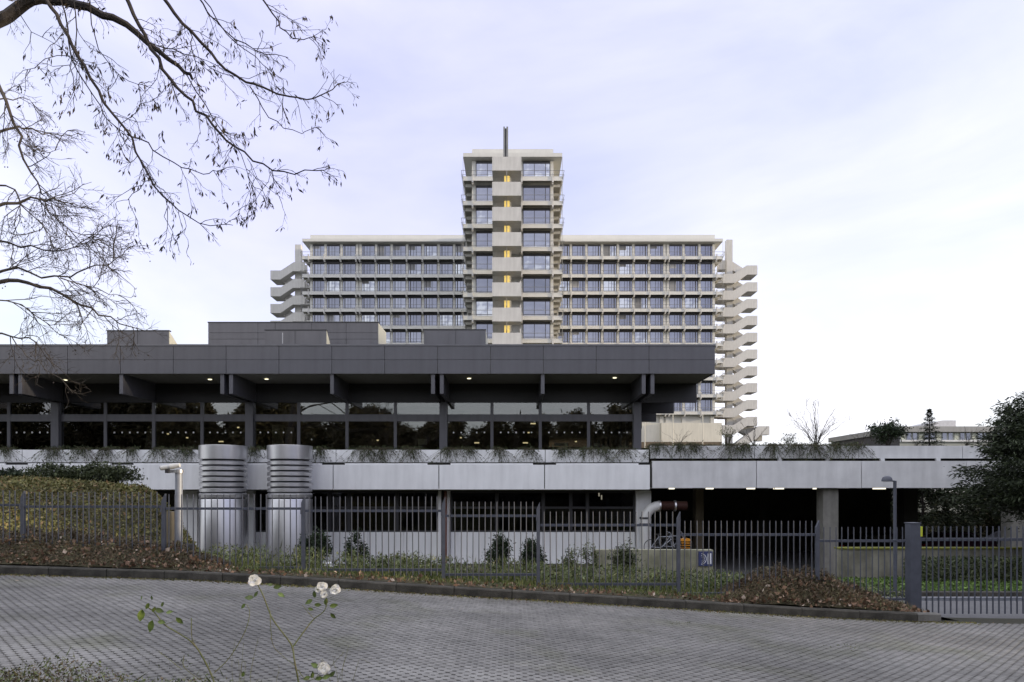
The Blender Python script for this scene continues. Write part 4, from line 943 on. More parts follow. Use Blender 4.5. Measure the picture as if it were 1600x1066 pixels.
mains = [  # (points in crop px, r0, r1, dy)
 (limbA, .075, .014, .3), (up, .075, .035, .5),
 ([(300, -520), (420, -220), (530, 0), (570, 80), (620, 180), (670, 270), (720, 350), (790, 405), (830, 465), (900, 545), (960, 600), (1040, 655), (1120, 695), (1200, 725), (1300, 720), (1365, 700)], .032, .0035, -.2),
 ([(-150, -420), (60, -160), (190, 0), (250, 85), (290, 170), (330, 250), (390, 350), (450, 450), (530, 560), (580, 650), (630, 750), (700, 840), (760, 890), (850, 930), (970, 938)], .030, .003, .1),
 ([(530, 560), (600, 580), (660, 640), (740, 690), (820, 722), (880, 722), (930, 706)], .011, .003, -.2),
 ([(300, -520), (520, -200), (680, 0), (750, 80), (820, 150), (890, 230), (960, 295), (1040, 350), (1100, 378), (1180, 395), (1260, 415), (1330, 405), (1400, 360), (1435, 340)], .028, .003, .3),
 ([(650, -420), (760, -150), (830, 0), (880, 70), (960, 150), (1040, 200), (1120, 225), (1200, 240)], .014, .003, .4),
 ([(650, -420), (900, -260), (1100, 0), (1140, 70), (1180, 130), (1240, 165), (1320, 155)], .016, .003, .1),
 ([(300, -60), (318, 100), (320, 200), (290, 300), (320, 420)], .009, .003, -.1),
 ([(350, -150), (370, 0), (380, 120), (420, 230), (480, 310), (560, 350), (640, 350)], .009, .0025, .2),
 ([(255, -60), (265, 30), (285, 140), (295, 240), (330, 310), (400, 410), (440, 490), (500, 550), (545, 590)], .011, .004, .1),
 ([(790, 130), (800, 200), (818, 290), (825, 400), (835, 560)], .008, .0025, -.1),
 ([(1040, 360), (1080, 430), (1130, 500), (1200, 545), (1270, 552), (1320, 530)], .008, .0025, .2),
 ([(750, 290), (840, 400), (900, 520), (1000, 620), (1040, 730), (1070, 850)], .009, .0025, .2),
 ([(620, 180), (700, 200), (800, 240), (900, 300), (1000, 330), (1100, 300)], .007, .0025, .3),
 ([(300, 240), (200, 230), (120, 290), (60, 330)], .006, .002, -.1),
 ([(500, 530), (560, 470), (600, 430), (680, 380)], .006, .002, .1),
 ([(630, 750), (560, 800), (520, 830), (480, 850)], .006, .002, -.1),
 ([(850, 0), (920, 110), (1000, 190), (1080, 250), (1160, 330), (1190, 400)], .008, .0025, .3),
 ([(60, -40), (100, 90), (150, 140), (260, 200)], .007, .002, .2),
 ([(690, 830), (700, 920), (720, 990), (740, 1010)], .005, .002, .1), ([(760, 890), (770, 960), (785, 1020)], .004, .002, .0),
 ([(1150, 700), (1100, 770), (1060, 850)], .004, .002, .1), ([(1030, 660), (1090, 770), (1180, 830)], .004, .002, .1)]
lm = MB(); tw = MB(); ends = []
rnd = random.Random(5)
for i, (pl, r0, r1, dy) in enumerate(mains):
    r0 *= .74 if i > 1 else 1
    pts = wob(conv(pl, s1_, 0, 0, YT + rnd.uniform(-.25, .25) * (i > 1), dy), .012); lm.tube(pts, r0, r1, 7)
    vp = [p for p in pts if p.z < 5.6 and p.x > -6.2]
    if len(vp) > 2: twigs(tw, vp, .0048, 2, .43, 6.6, .9, .28, 5, ends, rnd)
lm.build('limb', M['bark'], t1, True)
o = tw.build('twig_mass', M['bark'], t1); o['kind'] = 'stuff'
pp = []; dd = []
for (p, d) in ends:
    pr = (p.x / p.y * F + 800)
    if rnd.random() < .5:
        for k in range(rnd.choice((1, 1, 2, 3))): pp.append(tuple(p + Vector((rnd.gauss(0, .012), rnd.gauss(0, .012), 0)))); dd.append((d.x * .5 + rnd.gauss(0, .35), d.y * .3, -1.1))
v, f = leaves(pp, .052, .26, 0, dd); o = np_obj('seed_wings', v, f, M['pod'], t1); o['kind'] = 'stuff'

# ---- second tree, plane tree with seed balls, further left
s2_ = .469
t2 = thing('plane_tree', 'bare plane tree with hanging seed balls behind the lime branches at left', 'tree', (-17.5, 15.5, float(T(-17.5, 15.5))))
Y2 = 15.0; trunk_top = Vector((-16.5, 15.3, 8.5))
MB().tube(smooth([Vector((-17.5, 15.5, -1.4)), Vector((-17.4, 15.5, 3)), Vector((-16.9, 15.4, 6)), trunk_top]), .32, .16, 12).build('trunk', M['bark2'], t2, True)
def to2(x, y): return (x, y)
starts = {'a': (-330, -230), 'b': (-430, 330), 'c': (-460, 650)}
m2s = [
 ([(-300, -300), (-100, -150), (0, 20), (40, 130), (75, 220), (90, 300), (130, 370), (165, 400)], .05, .008),
 ([(-480, 150), (-250, 250), (0, 188), (60, 160), (120, 180), (170, 190)], .045, .006),
 ([(-520, 300), (-250, 500), (0, 442), (60, 410), (130, 400), (200, 410), (260, 430)], .05, .006),
 ([(-560, 500), (-260, 700), (0, 692), (80, 678), (150, 692), (230, 730), (290, 768), (350, 800), (420, 828), (480, 845)], .06, .006),
 ([(-560, 500), (-260, 690), (0, 662), (40, 635), (120, 662), (200, 670), (290, 650), (370, 610), (430, 590)], .04, .005),
 ([(-560, 600), (-260, 860), (0, 858), (50, 868), (110, 872), (150, 905)], .035, .006),
 ([(40, 868), (60, 905), (95, 935), (140, 962), (190, 1000), (235, 1040), (270, 1050)], .012, .004),
 ([(-400, 100), (-200, 340), (0, 360), (50, 380), (90, 450), (150, 500), (200, 560)], .03, .005),
 ([(-500, 400), (-200, 560), (0, 540), (80, 560), (160, 580), (240, 570), (330, 540)], .035, .005),
 ([(-300, -200), (-100, 60), (0, 80), (60, 60), (110, 90)], .03, .005),
 ([(-560, 600), (-300, 760), (0, 730), (90, 780), (180, 830), (260, 820)], .025, .004),
 ([(130, 400), (180, 470), (260, 520), (340, 560), (400, 600)], .014, .004),
 ([(90, 300), (150, 280), (200, 240)], .012, .004), ([(200, 670), (300, 700), (380, 740), (450, 730)], .014, .004)]
lm = MB(); tw = MB(); ends = []; rnd = random.Random(11)
for i, (pl, r0, r1) in enumerate(m2s):
    dy = rnd.uniform(-1.2, 1.6); pts = wob(conv(pl, s2_, 0, 120, Y2 + rnd.uniform(-.5, .5), dy), .035); lm.tube(pts, r0, r1, 6)
    if pl[0][0] < -10: lm.tube([Vector((-17.2 + rnd.uniform(0, .4), 15.4, min(8.4, pts[0].z - 1.2))), pts[0].lerp(Vector((-17.2, 15.4, pts[0].z - .6)), .5), pts[0]], r0 * 1.5, r0, 6)
    vp = [p for p in pts if p.x / p.y * F + 800 > -60]
    if len(vp) > 2: twigs(tw, vp, .013 if i != 6 else .006, 2, 1.3 if i != 6 else .6, 3.9, .95, .10, 5, ends, rnd, .0045 if i != 6 else .0035)
lm.build('limb', M['bark2'], t2, True)
o = tw.build('twig_mass', M['twig2'], t2); o['kind'] = 'stuff'
bl = MB()
for (p, d) in ends:
    if rnd.random() < .07:
        q = p + Vector((0, 0, -.07)); r_ = .019
        bl.add([q + Vector(v_) * r_ for v_ in ((1, 0, 0), (-1, 0, 0), (0, 1, 0), (0, -1, 0), (0, 0, 1), (0, 0, -1))], [(0, 2, 4), (2, 1, 4), (1, 3, 4), (3, 0, 4), (2, 0, 5), (1, 2, 5), (3, 1, 5), (0, 3, 5)])
o = bl.build('seed_balls', M['bark'], t2); o['kind'] = 'stuff'

# ---- bare trees and shrubs on the terrace
def bare_tree(base, w, h, label, dens, r0=.03, cat='tree', name='bare_tree', n=9, seed=3, group=None, upright=.8):
    base = Vector(base); t = thing(name, label, cat, base, group); rn = random.Random(seed); lm = MB(); tw = MB()
    for k in range(n):
        x = rn.uniform(-.5, .5) * w; e = base + Vector((x, rn.uniform(-.3, .3) * w, h * rn.uniform(.6, 1) * (1 - .35 * abs(x / w * 2))))
        mid_ = base.lerp(e, .5) + Vector((-x * .12, 0, 0)); p = wob(smooth([base, mid_, e], 2), w * .012); lm.tube(p, r0, r0 * .25, 4)
        twigs(tw, p[1:], r0 * .35, 1, h * .26, dens, .6, -upright * .4, 4, None, rn)
    lm.build('branch', M['bark2'], t); o = tw.build('twig_mass', M['bark2'], t); o['kind'] = 'stuff'; return t
bare_tree(P(1275, 697, 36), 3.0, 2.75, 'tallest bare shrub growing on the right deck against white sky', 4.2, .02, 'shrub', 'bare_shrub', 17, 3)
bare_tree(P(1062, 694, 33), 1.5, 1.1, 'thin bare shrub on the deck before the cream wall', 4, .01, 'shrub', 'bare_shrub', 7, 4)
bare_tree(P(1178, 697, 33), 1.9, 1.5, 'dark bare shrub before the foot of the outside stair', 4, .014, 'shrub', 'bare_shrub', 9, 5)
bare_tree(P(1345, 697, 33.5), 2.0, .95, 'low bare shrub left of the round evergreen bush', 4, .012, 'shrub', 'bare_shrub', 7, 6)
bare_tree(P(1510, 697, 42), 2.6, 1.6, 'bare shrub before the far office windows', 3, .014, 'shrub', 'bare_shrub', 9, 7)
bare_tree(P(1432, 697, 42), 1.6, 1.3, 'reddish bare twigs between bush and little spruce', 4, .012, 'shrub', 'bare_shrub', 8, 8)
bare_tree((PX(175, 58), 58, 2.0), 6.5, PZ(482, 58) - 2.0, 'faint bare tree behind the pavilion roof at left', 1.2, .04, 'tree', 'bare_tree', 9, 9)
shrub('evergreen_bush', 'round dark evergreen bush on the deck before the far office', 'bush', P(1388, 698, 34), 1.7, 1.25, M['lf_dark'], 3600, .10, 30)
shrub('evergreen_bush', 'loose green leafy bush on the deck below the outside stair', 'bush', P(1137, 697, 32.6), 1.0, .95, M['lf_mid'], 420, .06, 18, 9)
shrub('evergreen_bush', 'small leafy bush left of the tallest bare shrub', 'bush', P(1232, 698, 32.8), .95, .72, M['lf_trail'], 500, .06, 18, 6)
# little spruce
sp = thing('spruce', 'little dark spruce on the deck before the far office roof house', 'tree', P(1452, 698, 40)); b0 = P(1452, 698, 40)
MB().tube([b0, b0 + Vector((0, 0, 2.25))], .05, .01, 6).build('trunk', M['bark'], sp)
pp = []; dd = []
for k in range(4800):
    tz = random.random() ** 1.3; rr = (1.02 - tz) * 1.0 * (0.62 + .38 * math.sin(tz * 52)); q = random.random() * 6.283; a = rr * random.random() ** .5
    pp.append(tuple(b0 + Vector((a * math.cos(q), a * math.sin(q), tz * 2.15 + .05 - a * .15)))); dd.append((math.cos(q), math.sin(q), -.1))
v, f = leaves(pp, .10, .2, 0, dd); o = np_obj('needles', v, f, M['lf_yew'], sp); o['kind'] = 'stuff'

# big yew at the right edge
def big_evergreen(base, w, h, label, n, leaf, name='yew_tree', clumps=90, group=None, d=None, low=.1, material='lf_yew'):
    base = Vector(base); t = thing(name, label, 'tree', base, group); d = d or w; rn = random.Random(int(abs(base.x) * 10))
    MB().tube([base + Vector((0, 0, -.3)), base + Vector((.1, 0, h * .5)), base + Vector((0, 0, h * .9))], .05 * h ** .7, .02, 8).build('trunk', M['bark'], t)
    lm = MB(); P_ = []; D_ = []
    for k in range(clumps):
        tz = low + (1 - low) * rn.random() ** .85; q = rn.random() * 6.283; rr = (1 - .72 * max(0, (tz - .35) / .65) ** 1.4) * (.55 + .45 * rn.random())
        e = base + Vector((math.cos(q) * w / 2 * rr, math.sin(q) * d / 2 * rr, h * tz)); s = base + Vector((0, 0, h * max(.05, tz - .15)))
        lm.tube([s, s.lerp(e, .5) + Vector((0, 0, .05 * h * (tz - .3))), e], .012 * h ** .6, .005, 4)
        m_ = n // clumps; dv = (e - s).normalized(); a = np.array(s.lerp(e, .35)); b = np.array(e + dv * .12 * w); tt = rng.random((m_, 1)) ** .7
        spread_ = np.array((w * .075, d * .075, h * .035)) * (1.25 - .8 * tt)
        P_.append(a + (b - a) * tt + rng.normal(size=(m_, 3)) * spread_ - np.array((0, 0, .03 * h)) * tt ** 2)
        D_.append(np.tile(np.array((dv.x, dv.y, -.25)), (m_, 1)))
    lm.build('limb', M['bark'], t); v, f = leaves(np.concatenate(P_), leaf, .3, 0, np.concatenate(D_) * .8); o = np_obj('foliage', v, f, M[material], t); o['kind'] = 'stuff'; return t
big_evergreen((PX(1648, 22.5), 22.5, PZ(850, 22.5)), 5.0, PZ(628, 22.5) - PZ(850, 22.5), 'large dark yew tree covering the right end of the deck', 76000, .12, clumps=230, low=.22)
for (px, Y, w, h, lb) in ((1440, 50, 6, 5.4, 'dark evergreen tree in shade beyond the garage, left one'), (1520, 53, 7, 5.8, 'dark evergreen tree in shade beyond the garage, middle one'), (1610, 50, 7, 5.6, 'dark evergreen tree in shade beyond the garage, right one'), (1390, 60, 7, 6.6, 'dark evergreen tree farthest beyond the garage, behind the lamp post'), (1480, 62, 9, 6.8, 'dark evergreen tree farthest beyond the garage, behind the gate post'), (1580, 62, 9, 6.8, 'dark evergreen tree farthest beyond the garage, at right')):
    big_evergreen((PX(px, Y), Y, -4.0), w, h, lb, 9000, .26, 'evergreen_tree', 50, 'trees beyond the garage', low=.02)

# unseen trees: right-hand ones added to block low sun, belt behind reflected in glass
grp = 'trees around the photographer'
proto = big_evergreen((24, 3, -2.3), 8, 9.5, 'broad evergreen tree outside the picture, placed for shade and reflections', 15000, .46, 'evergreen_tree', 80, grp, low=.03, material='lf_belt')
def copytree(root, loc, sc, rz):
    r = root.copy(); COL.objects.link(r); r.location = loc; r.scale = (sc[0], sc[0], sc[1]); r.rotation_euler = (0, 0, rz)
    for ch in list(root.children):
        c = ch.copy(); COL.objects.link(c); c.parent = r
    return r
spots = [(29, 14, 1.1, 1.15), (33, 22, 1.1, 1.2), (27, -6, 1, 1), (22, -13, 1.1, .9), (-26, -5, 1.2, 1.3), (-18, -16, 1.1, 1.25), (-30, -18, 1.2, 1.4), (-12, -24, 1.1, .95), (-5, -30, 1.1, .85), (3, -27, 1.0, .72), (10, -32, 1.2, .95), (17, -26, 1.1, .85), (24, -32, 1.1, 1.0), (-20, -34, 1.2, 1.4), (34, -20, 1.2, 1.1), (43, 10, 1.3, 1.7), (42, 19, 1.6, 1.9), (43, 27, 1.6, 2.0), (46, 34, 1.7, 2.0), (47, 41, 1.7, 2.0), (52, 22, 1.6, 2.0), (50, 30, 1.6, 2.0)]
rb_ = random.Random(3)
for k in range(19):
    x = -84 + k * 5.8; spots.append((x + rb_.uniform(-1, 1), -27 + rb_.uniform(-2, 2), 1.15, 1.2 + rb_.uniform(-.12, .2) + (.35 if x < -38 else 0)))
for k in range(16): spots.append((-86 + k * 7.5, -37, 1.35, 1.05 + rb_.uniform(0, .2)))
for i, (x, y, s, hs) in enumerate(spots): copytree(proto, (x, y, -2.3 if y < 12 else -3.6), (s, hs), i * 1.3)
for i, (x, y) in enumerate([(-9, -19), (0, -22), (8, -21), (14, -18), (-14, -12)]):
    bare_tree((x, y, -2.2), 7, 11, 'bare tree standing outside the picture behind the photographer', .55, .13, 'tree', 'bare_tree', 9, 20 + i, 'bare trees behind the photographer', .3)

# ---- shrubs in the garden strip
def gshrub(px, ybase, Y, wpx, hpx, label, mk, n, leaf, clumps=13, cone=.25, name='laurel_shrub', tight=.19, stems=8, shell=.5, grp_='shrubs behind the fence'):
    k = Y / F; X_ = PX(px, Y); zb = float(T(X_, Y)) - .06; hh = max(.35, PZ(ybase - hpx, Y) - zb); shrub(name, label, 'shrub', (X_, Y, zb), wpx * k, hh, M[mk], int(n * 2.2), leaf * 1.15, clumps, stems, grp_, None, .45, tight, cone, shell=shell)
gshrub(490, 892, 22, 50, 66, 'largest dark shrub beside the right vent stack', 'lf_dark', 2200, .075)
gshrub(556, 900, 21, 40, 66, 'dark shrub before the white wall, right of the stone slabs', 'lf_dark', 1500, .07)
gshrub(780, 895, 22, 42, 62, 'dark bushy shrub left of the narrow fence panel post', 'lf_dark', 1700, .07)
gshrub(833, 898, 22, 38, 62, 'dark bushy shrub right behind the fence post', 'lf_dark', 1600, .07)
gshrub(892, 905, 19, 44, 56, 'loose grey-green shrub left of the stained wall', 'lf_mid', 420, .055, 26, .0, 'loose_shrub', .13, 12, .3)
gshrub(922, 905, 18.5, 34, 62, 'tall loose grey-green shrub at the stained wall end', 'lf_mid', 420, .05, 24, .0, 'loose_shrub', .13, 12, .3)
gshrub(973, 908, 17.5, 52, 62, 'wide loose dark green shrub before the stained wall', 'lf_trail', 1300, .055, 36, .1, 'loose_shrub', .15, 12, .3)
gshrub(640, 905, 18, 44, 36, 'low weedy bush before the white wall, left of the downpipe', 'lf_mid', 420, .05, 20, 0, 'weed_bush', .16)
gshrub(600, 905, 16, 40, 34, 'low weedy bush right of the second dark shrub', 'lf_mid', 420, .05, 20, 0, 'weed_bush', .16)
gshrub(383, 893, 17, 58, 24, 'low weedy bush at the foot of the left vent stack', 'lf_mid', 500, .05, 20, 0, 'weed_bush', .16)
gshrub(1120, 925, 15, 40, 28, 'bright yellow green weed clump below the navy sign', 'lf_bright', 700, .05, 18, 0, 'weed_bush', .16)
gshrub(1040, 925, 15.5, 60, 30, 'low weedy bush before the stained wall, right of the wide shrub', 'lf_mid', 600, .045, 22, 0, 'weed_bush', .16)
gshrub(18, 765, 24, 60, 32, 'dark leafy bush at the left edge on the bank', 'lf_dark', 1100, .09, 24, 0, 'bank_bush', .2)
for i, (px, hp) in enumerate(((75, 50), (110, 46), (150, 54), (184, 57))):
    gshrub(px, 775, 23.6 + i * .2, 58, hp, ('dark bush on the bank top beside the left edge bush', 'second dark bush along the bank top', 'dark bush on the bank top below the hanging plants', 'dark bush at the right end of the bank top')[i], 'lf_trail', 1100, .08, 30, .1, 'bank_bush', .2, 8, .4, 'bushes on the left bank')

# ---- ground cover (uncountable)
def scatter(name, label, n, xr, yr, leaf, mk, h=.1, asp=.4, up=.9, dens=None, ground=T, cat='ground cover', jit=.4):
    X = rng.uniform(xr[0], xr[1], n); Y = rng.uniform(yr[0], yr[1], n)
    if dens is not None: k = rng.random(n) < dens(X, Y); X = X[k]; Y = Y[k]
    Z = ground(X, Y) + rng.random(len(X)) ** 1.5 * h
    v, f = leaves(np.stack([X, Y, Z], 1), leaf, asp, up, None, jit); o = np_obj(name, v, f, M[mk]); tag(o, label, cat, None, 'stuff'); return o
inview = lambda X, Y: (np.abs(X) < .8 * Y + .5)
scatter('bank_cover', 'olive and rusty ground cover over the left bank', 90000, (-24, -8.0), (14.5, 25), .075, 'lf_olive', .20, .55, .6, lambda X, Y: inview(X, Y) * sst((-8.6 - X) / 1.5 + .25) * (X < -8.4))
scatter('rough_grass', 'rough grass and weeds along the inside of the fence', 90000, (-9, 11), (12.0, 21), .10, 'lf_grass', .04, .10, 2.2, lambda X, Y: inview(X, Y) * (X < PX(1436, Y)) * ((Y > 13.2) | ((X > PX(360, Y)) & (X < PX(1130, Y)))) * (.35 + .65 * sst((16 - Y) / 3)))
scatter('weed_cover', 'low leafy weeds between the fence and the white wall', 42000, (-8, 10), (12.7, 24), .06, 'lf_mid', .42, .5, .7, lambda X, Y: inview(X, Y) * (np.sin(X * 1.7) + np.sin(X * 4.1 + Y) > -.3) * (X > PX(330, 1) * Y) * (X < PX(1425, Y)))
scatter('green_cover', 'bright green ground cover beyond the gate', 70000, (7.5, 24), (16.4, 23.8), .075, 'lf_bright', .12, .6, .6, inview)
scatter('dark_hedge_cover', 'dark leafy hedge mass before the garden wall', 26000, (11.2, 22), (21.5, 23.8), .09, 'lf_trail', .85, .5, .5, lambda X, Y: inview(X, Y) * (X > .575 * Y))

scatter('tall_weeds', 'taller weed stalks rising behind the fence', 9000, (-7, 4.6), (12.7, 15.5), .13, 'lf_grass', .42, .10, 1.6, lambda X, Y: inview(X, Y) * (np.sin(X * 2.9 + 1) + np.sin(X * 6.3 + Y * 2) + np.sin(Y * 5) > .2) * (X > PX(360, Y)))
scatter('tall_weed_leaves', 'small leaves on the taller weeds behind the fence', 22000, (-7, 4.6), (12.7, 15.5), .04, 'lf_mid', .50, .45, .5, lambda X, Y: inview(X, Y) * (np.sin(X * 2.9 + 1) + np.sin(X * 6.3 + Y * 2) + np.sin(Y * 5) > .5) * (X > PX(360, Y)))
# twiggy mounds with fallen leaves between kerb and fence
def mound(name, label, x0, x1, prof, seed, n=26000):
    """prof(X) crest height above the verge; mound sits between y 11.95 and 13.3"""
    xs_ = np.linspace(x0, x1, 90); ys2 = np.linspace(11.93, 13.6, 14)
    def hf(X, Y): return prof(X) * np.clip(np.sin(np.clip((Y - 11.90) / 1.75, 0, 1) * np.pi) ** .8, 0, 1) * (1 + .12 * np.sin(X * 9 + Y * 5) + .08 * np.sin(X * 23))
    o = grid_obj(name + '_bed', xs_, ys2, lambda X, Y: T(X, Y) + hf(X, Y) * .82 - .01, M['soil'])
    X = rng.uniform(x0, x1, n); Y = 11.93 + 1.5 * rng.random(n); H_ = hf(X, Y); k = H_ > .03; X, Y, H_ = X[k], Y[k], H_[k]
    Z = T(X, Y) + H_ * (.72 + .36 * rng.random(len(X)))
    v, f = leaves(np.stack([X, Y, Z], 1), .048, .35, .55); q = np_obj(name, v, f, M['lf_brown']); tag(q, label, 'ground cover', None, 'stuff')
    # upright fine shoots
    n2 = n // 4; X = rng.uniform(x0, x1, n2); Y = 11.98 + 1.3 * rng.random(n2); H_ = hf(X, Y); Z = T(X, Y) + H_ * .85
    v, f = leaves(np.stack([X, Y, Z], 1), .085, .07, 1.2); q = np_obj(name + '_shoots', v, f, M['lf_straw']); tag(q, 'thin straw-green shoots rising from the ' + ('left' if x0 < 0 else 'right') + ' leafy mound', 'ground cover', None, 'stuff')
    n3 = 1400 if x0 < 0 else 900; X = rng.uniform(x0, x1, n3); Y = 11.93 + .75 * rng.random(n3) ** 1.5; H_ = hf(X, Y); Z = T(X, Y) + H_ * .95 + .012
    v, f = leaves(np.stack([X, Y, Z], 1), .062, .75, .15); q = np_obj(name + '_fallen_leaves', v, f, M['lf_dead']); tag(q, 'brown fallen leaves caught on the ' + ('left' if x0 < 0 else 'right') + ' mound by the kerb', 'fallen leaves', None, 'stuff')
mound('left_mound', 'brown twiggy low plants on the left verge mound', -13, PX(372, 12.2), lambda X: .40 * sst((PX(372, 12.2) - X) / 1.7) + .06 * sst((-6.5 - X) / 2), 1)
mound('right_mound', 'brown twiggy low plants on the right verge mound before the fence', PX(1120, 12.2), PX(1440, 12.2), lambda X: .55 * sst((X - PX(1115, 12.2)) / 1.3) * sst((PX(1450, 12.2) - X) / 2.0), 2)
# scattered litter along the kerb
scatter('kerb_litter', 'fallen leaves scattered behind the kerb', 900, (-5, 4.5), (11.95, 12.5), .06, 'lf_dead', .02, .7, .1, None, lambda X, Y: T(X, Y) + .02, 'fallen leaves')
n = 260; X = rng.uniform(-9, 9, n); Y = np.where(rng.random(n) < .55, rng.uniform(11.45, 11.76, n), rng.uniform(5.6, 11.7, n))
keepm = rng.random(n) < np.where(Y > 11.4, 1, .35); X, Y = X[keepm], Y[keepm]
v, f = leaves(np.stack([X, Y, g(X) + .008], 1), .035, .6, 0); v[:, 2] = g(v[:, 0]) + .006 + (v[:, 2] - v[:, 2].mean()) * 0 + .008 * rng.random(len(v))
q = np_obj('road_litter', v, f, M['lf_dead']); tag(q, 'small dry leaves lying on the paved road', 'fallen leaves', None, 'stuff')
# tufts in the joints
X = np.concatenate([rng.normal(a, .12, 60) for a in (-6.5, -3.2, -.6, 1.75, 2.6, 4.6)]); Y = np.concatenate([rng.normal(b, .10, 60) for b in (8.2, 6.6, 6.2, 6.5, 10.4, 9.4)])
v, f = leaves(np.stack([X, Y, g(X) - .004], 1), .028, .3, .7); q = np_obj('joint_moss', v, f, M['lf_grass']); tag(q, 'small moss and grass tufts in the paving joints', 'moss', None, 'stuff')
# moss and grit at the road edge
X = rng.uniform(-9.5, 8, 9000); Y = 11.775 - rng.random(9000) ** 2.2 * .22
v, f = leaves(np.stack([X, Y, g(X) + .001], 1), .02, .8, .1); q = np_obj('kerb_moss', v, f, M['lf_olive']); tag(q, 'moss and grit along the foot of the kerb', 'moss', None, 'stuff')

# near verge plants at the lower left
def nearh(X, Y): return (.135 + .04 * np.sin(X * 5)) * sst((-.9 - X) / 2.2) + .02
def nearcov(name, label, n, leaf, mk, up, asp, lo=.3):
    X = rng.uniform(-5.2, 1.2, n); Y = rng.uniform(3.6, 5.4, n); k = (nearh(X, Y) > .03) & (np.abs(X) < .8 * Y + .2); X, Y = X[k], Y[k]
    Z = g(X) + .06 + nearh(X, Y) * (lo + rng.random(len(X)) * 1.1); v, f = leaves(np.stack([X, Y, Z], 1), leaf, asp, up); q = np_obj(name, v, f, M[mk]); tag(q, label, 'ground cover', None, 'stuff')
nearcov('verge_cover', 'low brown and green plants on the near verge at lower left', 36000, .022, 'lf_brown', .6, .5)
nearcov('verge_leaves', 'small yellow green leaves among the near verge plants', 16000, .021, 'lf_mid', .5, .6, .5)
nearcov('verge_shoots', 'fine upright shoots on the near verge', 2600, .10, 'lf_grass', 1.8, .06, .4)

# ---- trailing plants over the parapets
def trailer(px, Y, ytop, wpx, lpx, label, n=26, seed=0, over=.06):
    n = int(n * 1.5); lpx *= 1.35
    rn = random.Random(seed); k = Y / F; b = P(px, ytop, Y); t = thing('trailing_plant', label, 'hanging plant', b, 'plants hanging over the parapets')
    st = MB(); lp_ = []; ld = []
    for i in range(n):
        x = rn.gauss(0, .5) * wpx * k * .5; base = b + Vector((x * .8, rn.uniform(.03, .25), .02)); ln = lpx * k * rn.uniform(.2, 1.0) ** 1.3 * (1.1 - .5 * abs(x) / (wpx * k * .6 + .01)); sgn = rn.gauss(0, .62) + (x / (wpx * k)) * .8
        pts = [base]; 
        p1 = Vector((base.x + sgn * .08, Y - over - .02, b.z + rn.uniform(.03, .12))); pts.append(p1)
        m_ = 6
        for j in range(1, m_ + 1):
            tt = j / m_; pts.append(Vector((p1.x + sgn * ln * 1.0 * tt ** .8 + rn.gauss(0, .012), Y - over - .03 - .10 * math.sin(tt * 2.2) * rn.uniform(.3, 1), p1.z - ln * tt)))
        st.tube(pts, .006, .002, 3, False)
        for j in range(1, len(pts) - 1):
            for c in range(rn.choice((1, 2, 3))):
                q = pts[j].lerp(pts[j + 1], rn.random()); lp_.append(tuple(q)); ld.append((sgn * 1.2 + rn.gauss(0, .5), -.2 + rn.gauss(0, .4), -.9))
    for i in range(n * 5):
        q = b + Vector((rn.gauss(0, .35) * wpx * k, rn.uniform(-.05, .3), abs(rn.gauss(0, .07)))); lp_.append(tuple(q)); ld.append((rn.gauss(0, .8), rn.gauss(0, .5), .6))
    st.build('stem', M['twig'], t); v, f = leaves(lp_, .088, .24, 0, ld); o = np_obj('foliage', v, f, M['lf_trail'], t); o['kind'] = 'stuff'
wl_ = [(12, 18, 22, 'sparse trailing plant on the white parapet at the left edge'), (84, 30, 30, 'trailing plant above the left end of the bank'), (128, 30, 34, 'trailing plant above the bank bushes, left of the last one'), (168, 26, 44, 'long trailing plant above the last bank bush'), (208, 14, 22, 'thin trailing plant right of the last bank bush'), (250, 24, 42, 'long trailing plant directly above the security camera'), (292, 34, 30, 'bushy trailing plant left of the left vent stack'), (400, 24, 24, 'trailing plant between the two vent stacks'), (500, 22, 26, 'thin trailing plant just right of the right vent stack'), (568, 40, 52, 'broad long trailing plant above the second dark shrub'), (601, 30, 34, 'trailing plant right of the broad long one'), (640, 36, 46, 'dense trailing plant above the low weedy bush'), (706, 28, 30, 'trailing plant just right of the downpipe'), (732, 16, 26, 'narrow trailing plant above the bushy shrubs, left one'), (778, 20, 34, 'long narrow trailing plant above the left bushy shrub'), (824, 22, 40, 'dense long trailing plant above the right bushy shrub'), (880, 24, 22, 'short trailing plant above the loose shrub'), (918, 26, 36, 'trailing plant above the stained wall end'), (975, 22, 38, 'trailing plant near the right end of the white parapet'), (945, 14, 18, 'small trailing plant between two longer ones')]
for i, (px, w, l, lb) in enumerate(wl_): trailer(px, 31.28, 703, w, l, lb, int(10 + w * .8), i)
cl_ = [(1030, 26, 34, 'trailing plant at the left end of the concrete parapet'), (1060, 24, 26, 'trailing plant below the middle flagpole'), (1085, 24, 30, 'trailing plant below the right flagpole'), (1142, 36, 52, 'long dense trailing plant below the loose leafy bush'), (1165, 22, 26, 'short trailing plant before the stair foot'), (1208, 38, 44, 'dense trailing plant left of the tallest bare shrub'), (1243, 34, 36, 'trailing plant below the small leafy bush'), (1272, 34, 46, 'long trailing plant below the tallest bare shrub'), (1305, 30, 34, 'trailing plant right of the tallest bare shrub'), (1335, 24, 26, 'last trailing plant before the bare concrete parapet')]
for i, (px, w, l, lb) in enumerate(cl_): trailer(px, 31.28, 697, w * .8, l, lb, int(10 + w * .7), 50 + i)
scatter('parapet_edge_green', 'low dark greenery along the top of the planters', 15000, (-24, 16.5), (31.42, 32.1), .09, 'lf_trail', .10, .35, .5, lambda X, Y: (.25 + .75 * (X > 6)) * (np.sin(X * 2.3) + np.sin(X * 5.7) > -.7), lambda X, Y: np.where(X > 6.3, 1.98, 1.80) + 0 * X)

